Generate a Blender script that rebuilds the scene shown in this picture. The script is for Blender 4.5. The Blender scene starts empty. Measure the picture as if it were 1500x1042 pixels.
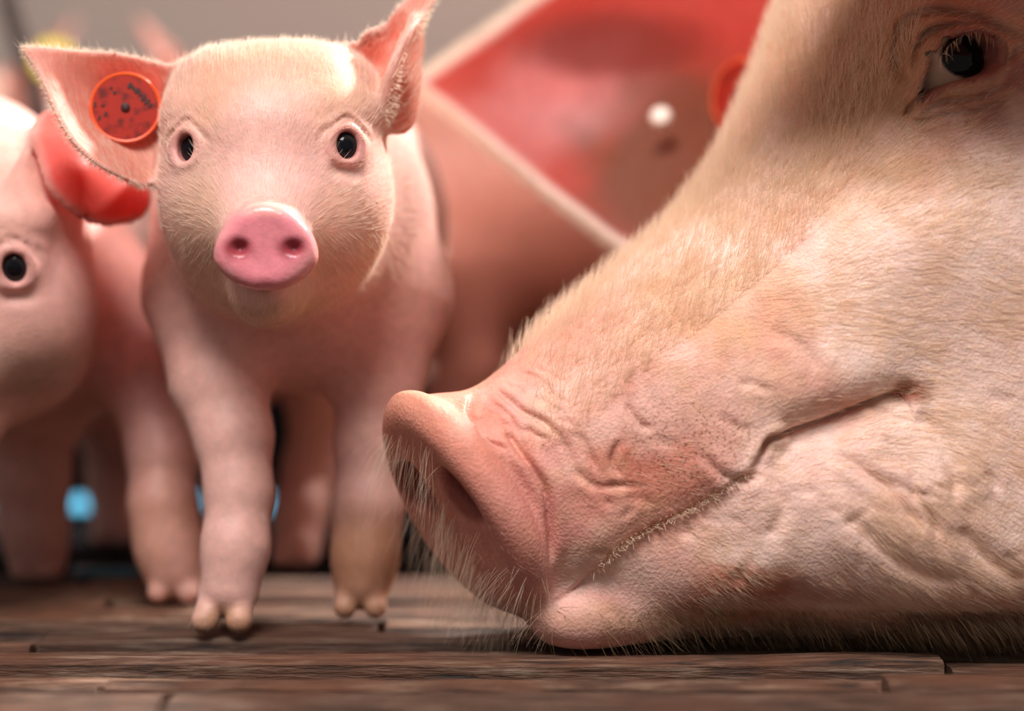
import bpy, math, time
import numpy as np
from mathutils import Vector, Matrix
T0 = time.time()
f32 = np.float32
# ------------------------------------------------------------------ camera, world, sun, exposure
CAM_H, TILT, FPX = 0.18, math.atan(121 / 2940), 2940.0
cam_data = bpy.data.cameras.new('camera')
cam = bpy.data.objects.new('camera', cam_data)
bpy.context.collection.objects.link(cam)
bpy.context.scene.camera = cam
cam.location = (0, 0, CAM_H)
cam.rotation_euler = (math.pi / 2 - TILT, 0, 0)
cam_data.sensor_width = 36
cam_data.lens = FPX / 1500 * 36
cam_data.clip_start = 0.02
cam_data.dof.use_dof = True
cam_data.dof.focus_distance = 0.945
cam_data.dof.aperture_fstop = 2.1
sc = bpy.context.scene
sc.view_settings.view_transform = 'Standard'
sc.view_settings.look = 'None'
sc.view_settings.gamma = 1
sc.view_settings.use_curve_mapping = False
sc.view_settings.exposure = 0.0

world = bpy.data.worlds.new('barn_daylight')
sc.world = world
world.use_nodes = True
wb = world.node_tree.nodes['Background']
wb.inputs[0].default_value = (1.0, 0.93, 0.88, 1)
wb.inputs[1].default_value = 0.24

def lamp(name, kind, loc, target, energy, color, **kw):
    d = bpy.data.lights.new(name, kind)
    d.energy = energy
    d.color = color
    for k, v in kw.items():
        setattr(d, k, v)
    o = bpy.data.objects.new(name, d)
    bpy.context.collection.objects.link(o)
    o.location = loc
    o.rotation_euler = (Vector(target) - Vector(loc)).to_track_quat('-Z', 'Y').to_euler()
    return o

lamp('sun', 'SUN', (1.8, 2.5, 2.5), (0.0, 1.0, 0.2), 8.5, (1.0, 0.95, 0.88), angle=math.radians(5))
lamp('overhead_key_light', 'AREA', (-0.2, 0.18, 1.30), (0.05, 1.0, 0.15), 28, (1.0, 0.95, 0.92), shape='RECTANGLE', size=0.7, size_y=0.5)  # soft key light from above the front; its source is unseen

# ------------------------------------------------------------------ helpers
def P(px, py, Y):
    dx = (px - 750) / FPX
    dz = (521 - py) / FPX
    c, s = math.cos(TILT), math.sin(TILT)
    d = np.array([dx, c + dz * s, -s + dz * c])
    return np.array([0, 0, CAM_H]) + d * (Y / d[1])

def lin(rgb):
    c = np.array(rgb, float) / 255
    return np.where(c <= 0.04045, c / 12.92, ((c + 0.055) / 1.055) ** 2.4)

def hash3(ix, iy, iz):
    n = (ix * 374761393 + iy * 668265263 + iz * 1442695041).astype(np.int64) & 0x7fffffff
    n = ((n ^ (n >> 13)) * 1274126177) & 0x7fffffff
    return ((n ^ (n >> 16)) & 0xffff).astype(f32) / 65535.0

def vnoise(p):
    i = np.floor(p).astype(np.int64)
    f = (p - i).astype(f32)
    f = f * f * (3 - 2 * f)
    r = 0
    for dx in (0, 1):
        wx = f[:, 0] if dx else 1 - f[:, 0]
        for dy in (0, 1):
            wy = f[:, 1] if dy else 1 - f[:, 1]
            for dz in (0, 1):
                wz = f[:, 2] if dz else 1 - f[:, 2]
                r = r + wx * wy * wz * hash3(i[:, 0] + dx, i[:, 1] + dy, i[:, 2] + dz)
    return r

def fbm(p, scale, octv=3):
    r, a, t = 0, 1.0, 0
    p = p * scale
    for k in range(octv):
        r = r + a * vnoise(p + 17.3 * k)
        t += a
        a *= 0.5
        p = p * 2.03
    return r / t

def smin(a, b, k):
    h = np.maximum(k - np.abs(a - b), 0) / k
    return np.minimum(a, b) - h * h * k * 0.25

def smax(a, b, k):
    return -smin(-a, -b, k)

def sstep(a, b, x):
    t = np.clip((x - a) / (b - a), 0, 1)
    return t * t * (3 - 2 * t)

def ell(p, c, r, R=None):
    q = p - np.asarray(c, f32)
    if R is not None:
        q = q @ np.asarray(R, f32)
    r = np.asarray(r, f32)
    k0 = np.sqrt(((q / r) ** 2).sum(1)) + 1e-9
    k1 = np.sqrt(((q / (r * r)) ** 2).sum(1)) + 1e-9
    return k0 * (k0 - 1) / k1

def cone(p, a, b, ra, rb):
    a = np.asarray(a, f32)
    b = np.asarray(b, f32)
    ab = b - a
    h = np.clip(((p - a) @ ab) / (ab @ ab), 0, 1)
    q = p - a - h[:, None] * ab
    return np.sqrt((q * q).sum(1)) - (ra + (rb - ra) * h)

def chain(p, pts, k=0.01):
    d = None
    for (a, ra), (b, rb) in zip(pts[:-1], pts[1:]):
        e = cone(p, a, b, ra, rb)
        d = e if d is None else smin(d, e, k)
    return d

def rot(axis, deg):
    return np.array(Matrix.Rotation(math.radians(deg), 3, axis))

def catmull(pts, n=6, closed=True):
    pts = np.asarray(pts, float)
    m = len(pts)
    out = []
    for i in range(m if closed else m - 1):
        if closed:
            p0, p1, p2, p3 = pts[(i - 1) % m], pts[i], pts[(i + 1) % m], pts[(i + 2) % m]
        else:
            p0, p1, p2, p3 = pts[max(i - 1, 0)], pts[i], pts[i + 1], pts[min(i + 2, m - 1)]
        for t in np.arange(n) / n:
            out.append(0.5 * (2 * p1 + (p2 - p0) * t + (2 * p0 - 5 * p1 + 4 * p2 - p3) * t * t + (3 * p1 - p0 - 3 * p2 + p3) * t ** 3))
    if not closed:
        out.append(pts[-1])
    return np.array(out)

def polydist(x, y, poly, closed=True):
    """distance to a polyline; signed (positive inside) when closed; and arc parameter of the nearest point"""
    best = np.full(x.shape, 1e9)
    par = np.zeros(x.shape)
    inside = np.zeros(x.shape, bool)
    m = len(poly)
    for i in range(m if closed else m - 1):
        ax, ay = poly[i]
        bx, by = poly[(i + 1) % m]
        ex, ey = bx - ax, by - ay
        L = ex * ex + ey * ey + 1e-18
        t = np.clip(((x - ax) * ex + (y - ay) * ey) / L, 0, 1)
        d = (x - ax - t * ex) ** 2 + (y - ay - t * ey) ** 2
        m_ = d < best
        best = np.where(m_, d, best)
        par = np.where(m_, (i + t) / max(m - 1, 1), par)
        if closed and ay != by:
            c = ((ay > y) != (by > y)) & (x < (bx - ax) * (y - ay) / (by - ay) + ax)
            inside ^= c
    d = np.sqrt(best)
    return (np.where(inside, d, -d) if closed else d), par

def tps(xy, val, X, Y, smooth=1e-4):
    xy = np.asarray(xy, float)
    n = len(xy)
    def U(r2):
        return r2 * np.log(r2 + 1e-12)
    D = ((xy[:, None] - xy[None]) ** 2).sum(2)
    A = np.zeros((n + 3, n + 3))
    A[:n, :n] = U(D) + smooth * np.eye(n)
    A[:n, n] = A[n, :n] = 1
    A[:n, n + 1:] = xy
    A[n + 1:, :n] = xy.T
    w = np.linalg.solve(A, np.concatenate([np.asarray(val, float), [0, 0, 0]]))
    r = w[n] + w[n + 1] * X + w[n + 2] * Y
    for i in range(n):
        r = r + w[i] * U((X - xy[i, 0]) ** 2 + (Y - xy[i, 1]) ** 2)
    return r

CAMP = np.array([0, 0, CAM_H])
def toP(p):
    q = p - CAMP
    c, s = math.cos(TILT), math.sin(TILT)
    z = q[:, 1] * c - q[:, 2] * s
    return 750 + FPX * q[:, 0] / z, 521 - FPX * (q[:, 1] * s + q[:, 2] * c) / z

class Map:
    """a 2D table sampled bilinearly"""
    def __init__(s, u0, u1, w0, w1, step):
        s.u0, s.w0, s.step = u0, w0, step
        s.nu, s.nw = int((u1 - u0) / step) + 1, int((w1 - w0) / step) + 1
        s.U, s.W = np.meshgrid(u0 + np.arange(s.nu) * step, w0 + np.arange(s.nw) * step, indexing='ij')
        s.t = {}
    def put(s, k, a):
        s.t[k] = a.astype(f32)
    def get(s, keys, u, w):
        a = np.clip((u - s.u0) / s.step, 0, s.nu - 1.001)
        b = np.clip((w - s.w0) / s.step, 0, s.nw - 1.001)
        i, j = a.astype(int), b.astype(int)
        fa, fb = (a - i).astype(f32), (b - j).astype(f32)
        k = i * s.nw + j
        res = []
        for key in keys:
            t = s.t[key].reshape(s.nu * s.nw, -1)
            if t.shape[1] > 1:
                A, B = fa[:, None], fb[:, None]
            else:
                A, B = fa, fb
                t = t[:, 0]
            res.append((t[k] * (1 - A) + t[k + s.nw] * A) * (1 - B) + (t[k + 1] * (1 - A) + t[k + s.nw + 1] * A) * B)
        return res

class Sheet:
    """a thin bent sheet (an ear) through 3D outline points; extra = inner points"""
    def __init__(s, outline, th, inner=(), thick_base=None):
        pts = np.array([P(*q) for q in outline])
        ins = np.array([P(*q) for q in inner]).reshape(-1, 3)
        s.c = pts.mean(0)
        _, _, vt = np.linalg.svd(pts - s.c)
        s.R = vt.T
        s.th = th
        q = (pts - s.c) @ s.R
        allq = np.concatenate([q, (ins - s.c) @ s.R]) if len(ins) else q
        poly = catmull(q[:, :2], 5)
        lo, hi = q.min(0) - 0.03, q.max(0) + 0.03
        s.m = Map(lo[0], hi[0], lo[1], hi[1], 0.0012)
        d, _ = polydist(s.m.U, s.m.W, poly)
        s.m.put('d', d)
        s.m.put('n', tps(allq[:, :2], allq[:, 2], s.m.U, s.m.W, 1e-6))
        s.lo, s.hi = lo, hi
    def __call__(s, p):
        q = ((p - s.c.astype(f32)) @ s.R.astype(f32)).astype(f32)
        d, n = s.m.get(['d', 'n'], q[:, 0], q[:, 1])
        out = np.maximum(np.maximum(s.lo[0] - q[:, 0], q[:, 0] - s.hi[0]), np.maximum(s.lo[1] - q[:, 1], q[:, 1] - s.hi[1]))
        dn = np.abs(q[:, 2] - n) * 0.85
        f = smax(dn - s.th, -d - s.th * 0.2, s.th * 1.6)
        return np.where(out > 0, np.maximum(f, out + 0.02), f)

def surface_nets(fn, xs, ys, zs, lip=2.0):
    xs, ys, zs = (np.asarray(a, f32) for a in (xs, ys, zs))
    nx, ny, nz = len(xs), len(ys), len(zs)
    B = 5
    F = np.full((nx, ny, nz), 1.0, f32)
    bx, by, bz = (np.arange(0, n, B) for n in (nx, ny, nz))
    def mid(a, b):
        e = np.minimum(b + B - 1, len(a) - 1)
        return (a[b] + a[e]) / 2, (a[e] - a[b]) / 2 + 1e-4
    mx, hx = mid(xs, bx)
    my, hy = mid(ys, by)
    mz, hz = mid(zs, bz)
    MX, MY, MZ = np.meshgrid(mx, my, mz, indexing='ij')
    HX, HY, HZ = np.meshgrid(hx, hy, hz, indexing='ij')
    c = fn(np.stack([MX.ravel(), MY.ravel(), MZ.ravel()], 1))
    rad = np.sqrt(HX ** 2 + HY ** 2 + HZ ** 2).ravel()
    act = np.abs(c) < rad * lip
    Cb = np.where(c < 0, -1.0, 1.0).astype(f32).reshape(MX.shape)
    F = np.repeat(np.repeat(np.repeat(Cb, B, 0), B, 1), B, 2)[:nx, :ny, :nz].copy()
    ai = np.argwhere(act.reshape(MX.shape)) * B
    off = np.stack(np.meshgrid(*(np.arange(B),) * 3, indexing='ij'), -1).reshape(-1, 3)
    for s in range(0, len(ai), 6000):
        I = (ai[s:s + 6000, None, :] + off[None]).reshape(-1, 3)
        I = I[(I[:, 0] < nx) & (I[:, 1] < ny) & (I[:, 2] < nz)]
        v = fn(np.stack([xs[I[:, 0]], ys[I[:, 1]], zs[I[:, 2]]], 1))
        F[I[:, 0], I[:, 1], I[:, 2]] = v
    F[0] = F[-1] = 1
    F[:, 0] = F[:, -1] = 1
    F[:, :, 0] = F[:, :, -1] = 1
    S = F < 0
    cnt = np.zeros((nx - 1, ny - 1, nz - 1), np.int8)
    for dx in (0, 1):
        for dy in (0, 1):
            for dz in (0, 1):
                cnt += S[dx:nx - 1 + dx, dy:ny - 1 + dy, dz:nz - 1 + dz]
    cells = np.argwhere((cnt > 0) & (cnt < 8))
    del cnt
    corner = [(a, b, c_) for a in (0, 1) for b in (0, 1) for c_ in (0, 1)]
    val = np.stack([F[cells[:, 0] + a, cells[:, 1] + b, cells[:, 2] + c_] for a, b, c_ in corner], 1)
    acc = np.zeros((len(cells), 3), f32)
    num = np.zeros(len(cells), f32)
    for i, A in enumerate(corner):
        for j, Bc in enumerate(corner):
            if j > i and sum(abs(x - y) for x, y in zip(A, Bc)) == 1:
                m = (val[:, i] < 0) != (val[:, j] < 0)
                t = np.where(m, val[:, i] / (val[:, i] - val[:, j] + 1e-12), 0)
                A_, B_ = np.array(A, f32), np.array(Bc, f32)
                acc += m[:, None] * (A_ + t[:, None] * (B_ - A_))
                num += m
    loc = acc / num[:, None]
    V = np.stack([a[cells[:, k]] + loc[:, k] * (a[cells[:, k] + 1] - a[cells[:, k]]) for k, a in enumerate((xs, ys, zs))], 1)
    idx = np.full((nx - 1, ny - 1, nz - 1), -1, np.int32)
    idx[cells[:, 0], cells[:, 1], cells[:, 2]] = np.arange(len(cells))
    quads = []
    for ax in range(3):
        sl0 = [slice(1, -1)] * 3
        sl1 = [slice(1, -1)] * 3
        sl0[ax] = slice(0, -1)
        sl1[ax] = slice(1, None)
        a, b = S[tuple(sl0)], S[tuple(sl1)]
        o = np.array([1, 1, 1])
        o[ax] = 0
        for flip, mask in ((0, a & ~b), (1, ~a & b)):
            E = np.argwhere(mask) + o
            u, v = (ax + 1) % 3, (ax + 2) % 3
            du, dv = np.eye(3, dtype=int)[u], np.eye(3, dtype=int)[v]
            q = [E - du - dv, E - dv, E, E - du]
            q = np.stack([idx[x[:, 0], x[:, 1], x[:, 2]] for x in q], 1)
            quads.append(q[:, ::-1] if flip else q)
    Q = np.concatenate(quads)
    # newton steps and normals
    eps = 0.0004
    for it in range(2):
        f0 = fn(V)
        g = np.stack([fn(V + np.eye(3, dtype=f32)[k] * eps) - f0 for k in range(3)], 1) / eps
        gl = (g * g).sum(1) + 1e-6
        st = -(f0 / gl)[:, None] * g
        sl = np.sqrt((st * st).sum(1))[:, None] + 1e-9
        st *= np.minimum(1, 0.0012 / sl)
        V = V + st
    N = g / np.sqrt(gl)[:, None]
    return V.astype(f32), Q, N.astype(f32)

def build_mesh(name, V, Q, attrs=None, mat=None, parent=None):
    me = bpy.data.meshes.new(name)
    me.vertices.add(len(V))
    me.vertices.foreach_set('co', np.ascontiguousarray(V, f32).ravel())
    k = Q.shape[1]
    me.loops.add(len(Q) * k)
    me.loops.foreach_set('vertex_index', np.ascontiguousarray(Q, np.int32).ravel())
    me.polygons.add(len(Q))
    me.polygons.foreach_set('loop_start', (np.arange(len(Q)) * k).astype(np.int32))
    me.update(calc_edges=True)
    me.shade_smooth()
    for key, a in (attrs or {}).items():
        if a.ndim == 2:
            at = me.attributes.new(key, 'FLOAT_COLOR', 'POINT')
            at.data.foreach_set('color', np.concatenate([a, np.ones((len(a), 1))], 1).astype(f32).ravel())
        else:
            at = me.attributes.new(key, 'FLOAT', 'POINT')
            at.data.foreach_set('value', a.astype(f32))
    if mat:
        me.materials.append(mat)
    o = bpy.data.objects.new(name, me)
    bpy.context.collection.objects.link(o)
    o.parent = parent
    return o

def thing(name, label, cat, loc=(0, 0, 0), group=None):
    o = bpy.data.objects.new(name, None)
    o.empty_display_size = 0.02
    bpy.context.collection.objects.link(o)
    o.location = loc
    o['label'] = label
    o['category'] = cat
    if group:
        o['group'] = group
    return o

def rebase(o, root):
    """give a world-space mesh its root's frame without moving it"""
    o.parent = root
    o.location = -Vector(root.location)

# ------------------------------------------------------------------ materials
def nodes(name):
    m = bpy.data.materials.new(name)
    m.use_nodes = True
    nt = m.node_tree
    return m, nt, nt.nodes['Principled BSDF'], nt.nodes['Material Output']

def skin_material(name, bump_scale=900, bump=0.25, sss=0.35, rough=0.5, speck=0.0, trans=0.6, tint=(1, 1, 1)):
    m, nt, b, out = nodes(name)
    at = nt.nodes.new('ShaderNodeAttribute')
    at.attribute_name = 'col'
    tc = nt.nodes.new('ShaderNodeTexCoord')
    n1 = nt.nodes.new('ShaderNodeTexNoise')
    n1.inputs['Scale'].default_value = 160
    n1.inputs['Detail'].default_value = 5
    nt.links.new(tc.outputs['Object'], n1.inputs['Vector'])
    mp = nt.nodes.new('ShaderNodeMapRange')
    mp.inputs[1].default_value, mp.inputs[2].default_value = 0.3, 0.7
    mp.inputs[3].default_value, mp.inputs[4].default_value = 0.9, 1.08
    nt.links.new(n1.outputs['Fac'], mp.inputs[0])
    mul = nt.nodes.new('ShaderNodeVectorMath')
    mul.operation = 'SCALE'
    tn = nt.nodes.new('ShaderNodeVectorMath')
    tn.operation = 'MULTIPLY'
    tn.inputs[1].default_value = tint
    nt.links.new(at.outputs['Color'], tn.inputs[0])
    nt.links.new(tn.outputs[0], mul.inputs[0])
    nt.links.new(mp.outputs[0], mul.inputs['Scale'])
    col = mul.outputs[0]
    if speck:
        n3 = nt.nodes.new('ShaderNodeTexNoise')
        n3.inputs['Scale'].default_value = 620
        n3.inputs['Detail'].default_value = 2
        nt.links.new(tc.outputs['Object'], n3.inputs['Vector'])
        r3 = nt.nodes.new('ShaderNodeMapRange')
        r3.inputs[1].default_value, r3.inputs[2].default_value = 0.57, 0.63
        nt.links.new(n3.outputs['Fac'], r3.inputs[0])
        da = nt.nodes.new('ShaderNodeAttribute')
        da.attribute_name = 'dirt'
        mm = nt.nodes.new('ShaderNodeMath')
        mm.operation = 'MULTIPLY'
        nt.links.new(r3.outputs[0], mm.inputs[0])
        nt.links.new(da.outputs['Fac'], mm.inputs[1])
        mx = nt.nodes.new('ShaderNodeMix')
        mx.data_type = 'RGBA'
        nt.links.new(mm.outputs[0], mx.inputs['Factor'])
        nt.links.new(col, mx.inputs['A'])
        mx.inputs['B'].default_value = (*lin((120, 62, 38)), 1)
        col = mx.outputs['Result']
    nt.links.new(col, b.inputs['Base Color'])
    b.inputs['Subsurface Weight'].default_value = sss
    b.inputs['Subsurface Radius'].default_value = (1.0, 0.32, 0.18)
    b.inputs['Subsurface Scale'].default_value = 0.0035
    wa = nt.nodes.new('ShaderNodeAttribute')
    wa.attribute_name = 'wet'
    wr = nt.nodes.new('ShaderNodeMapRange')
    wr.inputs[3].default_value, wr.inputs[4].default_value = rough, .22
    nt.links.new(wa.outputs['Fac'], wr.inputs[0])
    nt.links.new(wr.outputs[0], b.inputs['Roughness'])
    b.inputs['Specular IOR Level'].default_value = 0.4
    n2 = nt.nodes.new('ShaderNodeTexNoise')
    n2.inputs['Scale'].default_value = bump_scale
    n2.inputs['Detail'].default_value = 3
    nt.links.new(tc.outputs['Object'], n2.inputs['Vector'])
    vo = nt.nodes.new('ShaderNodeTexVoronoi')
    vo.inputs['Scale'].default_value = bump_scale * 0.5
    nt.links.new(tc.outputs['Object'], vo.inputs['Vector'])
    ad = nt.nodes.new('ShaderNodeMath')
    ad.operation = 'ADD'
    nt.links.new(n2.outputs['Fac'], ad.inputs[0])
    nt.links.new(vo.outputs['Distance'], ad.inputs[1])
    bp = nt.nodes.new('ShaderNodeBump')
    bp.inputs['Strength'].default_value = bump
    bp.inputs['Distance'].default_value = 0.0006
    nt.links.new(ad.outputs[0], bp.inputs['Height'])
    nt.links.new(bp.outputs[0], b.inputs['Normal'])
    # thin ears let light through
    tr = nt.nodes.new('ShaderNodeBsdfTranslucent')
    trc = nt.nodes.new('ShaderNodeVectorMath')
    trc.operation = 'MULTIPLY'
    trc.inputs[1].default_value = (1.0, .52, .42)
    nt.links.new(at.outputs['Color'], trc.inputs[0])
    nt.links.new(trc.outputs[0], tr.inputs[0])
    ta = nt.nodes.new('ShaderNodeAttribute')
    ta.attribute_name = 'thin'
    tm = nt.nodes.new('ShaderNodeMath')
    tm.operation = 'MULTIPLY'
    tm.inputs[1].default_value = trans
    nt.links.new(ta.outputs['Fac'], tm.inputs[0])
    ms = nt.nodes.new('ShaderNodeMixShader')
    nt.links.new(tm.outputs[0], ms.inputs[0])
    nt.links.new(b.outputs[0], ms.inputs[1])
    nt.links.new(tr.outputs[0], ms.inputs[2])
    nt.links.new(ms.outputs[0], out.inputs[0])
    return m

def flat_material(name, color, rough=0.5, metal=0.0, emit=None, es=1.0, spec=0.5, coat=0.0):
    m, nt, b, out = nodes(name)
    b.inputs['Base Color'].default_value = (*color, 1)
    b.inputs['Roughness'].default_value = rough
    b.inputs['Metallic'].default_value = metal
    b.inputs['Specular IOR Level'].default_value = spec
    b.inputs['Coat Weight'].default_value = coat
    if emit is not None:
        b.inputs['Emission Color'].default_value = (*emit, 1)
        b.inputs['Emission Strength'].default_value = es
    return m

def hair_material(name, color, trans=0.35, rough=0.45):
    m, nt, b, out = nodes(name)
    at = nt.nodes.new('ShaderNodeAttribute')
    at.attribute_name = 'hcol'
    b.inputs['Roughness'].default_value = rough
    b.inputs['Base Color'].default_value = (*color, 1)
    tr = nt.nodes.new('ShaderNodeBsdfTranslucent')
    tr.inputs[0].default_value = (*color, 1)
    ms = nt.nodes.new('ShaderNodeMixShader')
    ms.inputs[0].default_value = trans
    nt.links.new(b.outputs[0], ms.inputs[1])
    nt.links.new(tr.outputs[0], ms.inputs[2])
    nt.links.new(ms.outputs[0], out.inputs[0])
    nt.nodes.remove(at)
    return m

MAT_PIGLET = skin_material('piglet_skin', 1100, 0.2, 0.45, 0.5, trans=.42)
MAT_SOW = skin_material('sow_skin', 1100, 0.45, 0.3, 0.55, speck=1.0, trans=.4)
MAT_SHADED = skin_material('shaded_skin', 1100, 0.2, 0.4, 0.55, trans=.4, tint=(.68, .50, .42))  # piglet skin tinted dark brown to paint in shade
MAT_HAIR_WHITE = hair_material('white_hair', lin((245, 226, 205)))
MAT_HAIR_GOLD = hair_material('golden_hair', lin((246, 224, 198)))
MAT_HAIR_DIRTY = hair_material('dirty_hair', lin((140, 112, 84)))

def hairs(name, P0, D, L, rad, mat, root, bend=None, seg=4):
    """strands: roots P0, start directions D, lengths L; bend = direction they turn to"""
    n = len(P0)
    t = np.linspace(0, 1, seg)
    pts = np.zeros((n, seg, 3))
    if bend is None:
        bend = np.zeros_like(D)
    for i, k in enumerate(t):
        pts[:, i] = P0 + L[:, None] * (D * k + bend * k * k * 0.5)
    hc = bpy.data.hair_curves.new(name)
    hc.add_curves([seg] * n)
    hc.attributes['position'].data.foreach_set('vector', pts.astype(f32).ravel()) if 'position' in hc.attributes else hc.points.foreach_set('position', pts.astype(f32).ravel())
    ra = hc.attributes.get('radius') or hc.attributes.new('radius', 'FLOAT', 'POINT')
    rr = (np.broadcast_to(rad, (n,))[:, None] * (1 - 0.8 * t[None] ** 1.5)).astype(f32)
    ra.data.foreach_set('value', rr.ravel())
    hc.materials.append(mat)
    o = bpy.data.objects.new(name, hc)
    bpy.context.collection.objects.link(o)
    o['kind'] = 'stuff'
    rebase(o, root)
    return o

rng = np.random.default_rng(7)

def sample(V, Q, N, n, wfn):
    """n random points on the mesh with probability ~ wfn(face centre, face normal) * area"""
    A, B, C_, D_ = (V[Q[:, k]] for k in range(4))
    cr = np.cross(C_ - A, D_ - B)
    area = np.sqrt((cr ** 2).sum(1)) / 2
    cen = (A + B + C_ + D_) / 4
    nor = N[Q[:, 0]]
    w = area * wfn(cen, nor)
    w = np.maximum(w, 0)
    c = np.cumsum(w)
    i = np.searchsorted(c, rng.random(n) * c[-1])
    i = np.minimum(i, len(w) - 1)
    a, b = rng.random((2, n, 1))
    p = A[i] * (1 - a) * (1 - b) + B[i] * a * (1 - b) + C_[i] * a * b + D_[i] * (1 - a) * b
    return p.astype(float), nor[i].astype(float)

def unit(v):
    return v / (np.sqrt((v ** 2).sum(-1, keepdims=True)) + 1e-9)

def tangent(d, n):
    d = d - (d * n).sum(1, keepdims=True) * n
    return unit(d)

def warp_axis(segments):
    """segments: (start, end, step0, step1) -> rectilinear axis"""
    out = [segments[0][0]]
    for a, b, s0, s1 in segments:
        x = a
        while x < b:
            s = s0 + (s1 - s0) * (x - a) / (b - a)
            x += s
            out.append(x)
    return np.array(out)

def blob_color(base, p, blobs, ns=60, amp=0.35):
    """base colour, then soft blobs (centre, radius, colour, strength) with a noisy edge"""
    col = np.tile(np.asarray(base, float), (len(p), 1))
    nz = fbm(p, ns, 3) - 0.5
    for c, r, cc, a in blobs:
        q = (p - np.asarray(c)) / np.asarray(r)
        d = np.sqrt((q * q).sum(1)) + nz * amp * 2
        w = a * (1 - sstep(0.5, 1.25, d))
        col = col * (1 - w[:, None]) + np.asarray(cc) * w[:, None]
    return col

def sphere_mesh(name, c, r, mat, parent_root, colfn=None, seg=40):
    th = np.linspace(0, math.pi, seg // 2 + 1)
    ph = np.linspace(0, 2 * math.pi, seg, endpoint=False)
    T, F_ = np.meshgrid(th, ph, indexing='ij')
    D = np.stack([np.sin(T) * np.cos(F_), np.sin(T) * np.sin(F_), np.cos(T)], -1).reshape(-1, 3)
    V = np.asarray(c) + D * r
    Q = []
    for i in range(seg // 2):
        for j in range(seg):
            k = (j + 1) % seg
            Q.append((i * seg + j, (i + 1) * seg + j, (i + 1) * seg + k, i * seg + k))
    at = {'col': colfn(D)} if colfn else None
    o = build_mesh(name, V, np.array(Q), at, mat)
    rebase(o, parent_root)
    return o

def attr_material(name, rough=0.1, spec=0.6, coat=1.0):
    m, nt, b, out = nodes(name)
    at = nt.nodes.new('ShaderNodeAttribute')
    at.attribute_name = 'col'
    nt.links.new(at.outputs['Color'], b.inputs['Base Color'])
    b.inputs['Roughness'].default_value = rough
    b.inputs['Specular IOR Level'].default_value = spec
    b.inputs['Coat Weight'].default_value = coat
    b.inputs['Coat Roughness'].default_value = 0.03
    return m
MAT_EYE = attr_material('wet_eye', .06, .22, 0.0)

# ================================================================== SETTING
def box(bmv, faces, x0, x1, y0, y1, z0, z1):
    b = len(bmv)
    bmv += [(x0, y0, z0), (x1, y0, z0), (x1, y1, z0), (x0, y1, z0), (x0, y0, z1), (x1, y0, z1), (x1, y1, z1), (x0, y1, z1)]
    faces += [(b, b + 3, b + 2, b + 1), (b + 4, b + 5, b + 6, b + 7), (b, b + 1, b + 5, b + 4), (b + 1, b + 2, b + 6, b + 5), (b + 2, b + 3, b + 7, b + 6), (b + 3, b, b + 4, b + 7)]

def simple(name, vs, fs, mat, kind=None, smooth=False):
    me = bpy.data.meshes.new(name)
    me.from_pydata([tuple(v) for v in vs], [], fs)
    if smooth:
        me.shade_smooth()
    me.materials.append(mat)
    o = bpy.data.objects.new(name, me)
    bpy.context.collection.objects.link(o)
    if kind:
        o['kind'] = kind
    return o

def wood_material():
    m, nt, b, out = nodes('worn_slat')
    tc = nt.nodes.new('ShaderNodeTexCoord')
    mp = nt.nodes.new('ShaderNodeMapping')
    mp.inputs['Scale'].default_value = (1.0, 10.0, 10.0)
    nt.links.new(tc.outputs['Object'], mp.inputs[0])
    n1 = nt.nodes.new('ShaderNodeTexNoise')
    n1.inputs['Scale'].default_value = 28
    n1.inputs['Detail'].default_value = 7
    n1.inputs['Roughness'].default_value = 0.65
    nt.links.new(mp.outputs[0], n1.inputs['Vector'])
    cr = nt.nodes.new('ShaderNodeValToRGB')
    e = cr.color_ramp.elements
    e[0].position, e[0].color = 0.36, (*lin((38, 25, 19)), 1)
    e[1].position, e[1].color = 0.70, (*lin((156, 128, 108)), 1)
    k = e.new(0.5)
    k.color = (*lin((102, 66, 46)), 1)
    nt.links.new(n1.outputs['Fac'], cr.inputs[0])
    n2 = nt.nodes.new('ShaderNodeTexNoise')
    n2.inputs['Scale'].default_value = 14
    n2.inputs['Detail'].default_value = 4
    nt.links.new(tc.outputs['Object'], n2.inputs['Vector'])
    cr2 = nt.nodes.new('ShaderNodeMapRange')
    cr2.inputs[1].default_value, cr2.inputs[2].default_value = 0.45, 0.65
    cr2.inputs[4].default_value = 0.75
    nt.links.new(n2.outputs['Fac'], cr2.inputs[0])
    mx = nt.nodes.new('ShaderNodeMix')
    mx.data_type = 'RGBA'
    nt.links.new(cr2.outputs[0], mx.inputs['Factor'])
    nt.links.new(cr.outputs[0], mx.inputs['A'])
    mx.inputs['B'].default_value = (*lin((108, 63, 40)), 1)
    oi = nt.nodes.new('ShaderNodeObjectInfo')
    rr = nt.nodes.new('ShaderNodeMapRange')
    rr.inputs[3].default_value, rr.inputs[4].default_value = .5, 1.35
    nt.links.new(oi.outputs['Random'], rr.inputs[0])
    sc_ = nt.nodes.new('ShaderNodeVectorMath')
    sc_.operation = 'SCALE'
    nt.links.new(mx.outputs['Result'], sc_.inputs[0])
    nt.links.new(rr.outputs[0], sc_.inputs['Scale'])
    nt.links.new(sc_.outputs[0], b.inputs['Base Color'])
    b.inputs['Roughness'].default_value = 0.55
    bp = nt.nodes.new('ShaderNodeBump')
    bp.inputs['Strength'].default_value = 0.9
    bp.inputs['Distance'].default_value = 0.003
    nt.links.new(n1.outputs['Fac'], bp.inputs['Height'])
    nt.links.new(bp.outputs[0], b.inputs['Normal'])
    return m
MAT_WOOD = wood_material()
MAT_BLACK = flat_material('shade_black', lin((22, 20, 22)), 0.8, spec=0.1)  # near-black colour carries the shade of the rear floor
MAT_WALL = flat_material('grey_wall_paint', lin((188, 177, 168)), 0.9)
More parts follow.
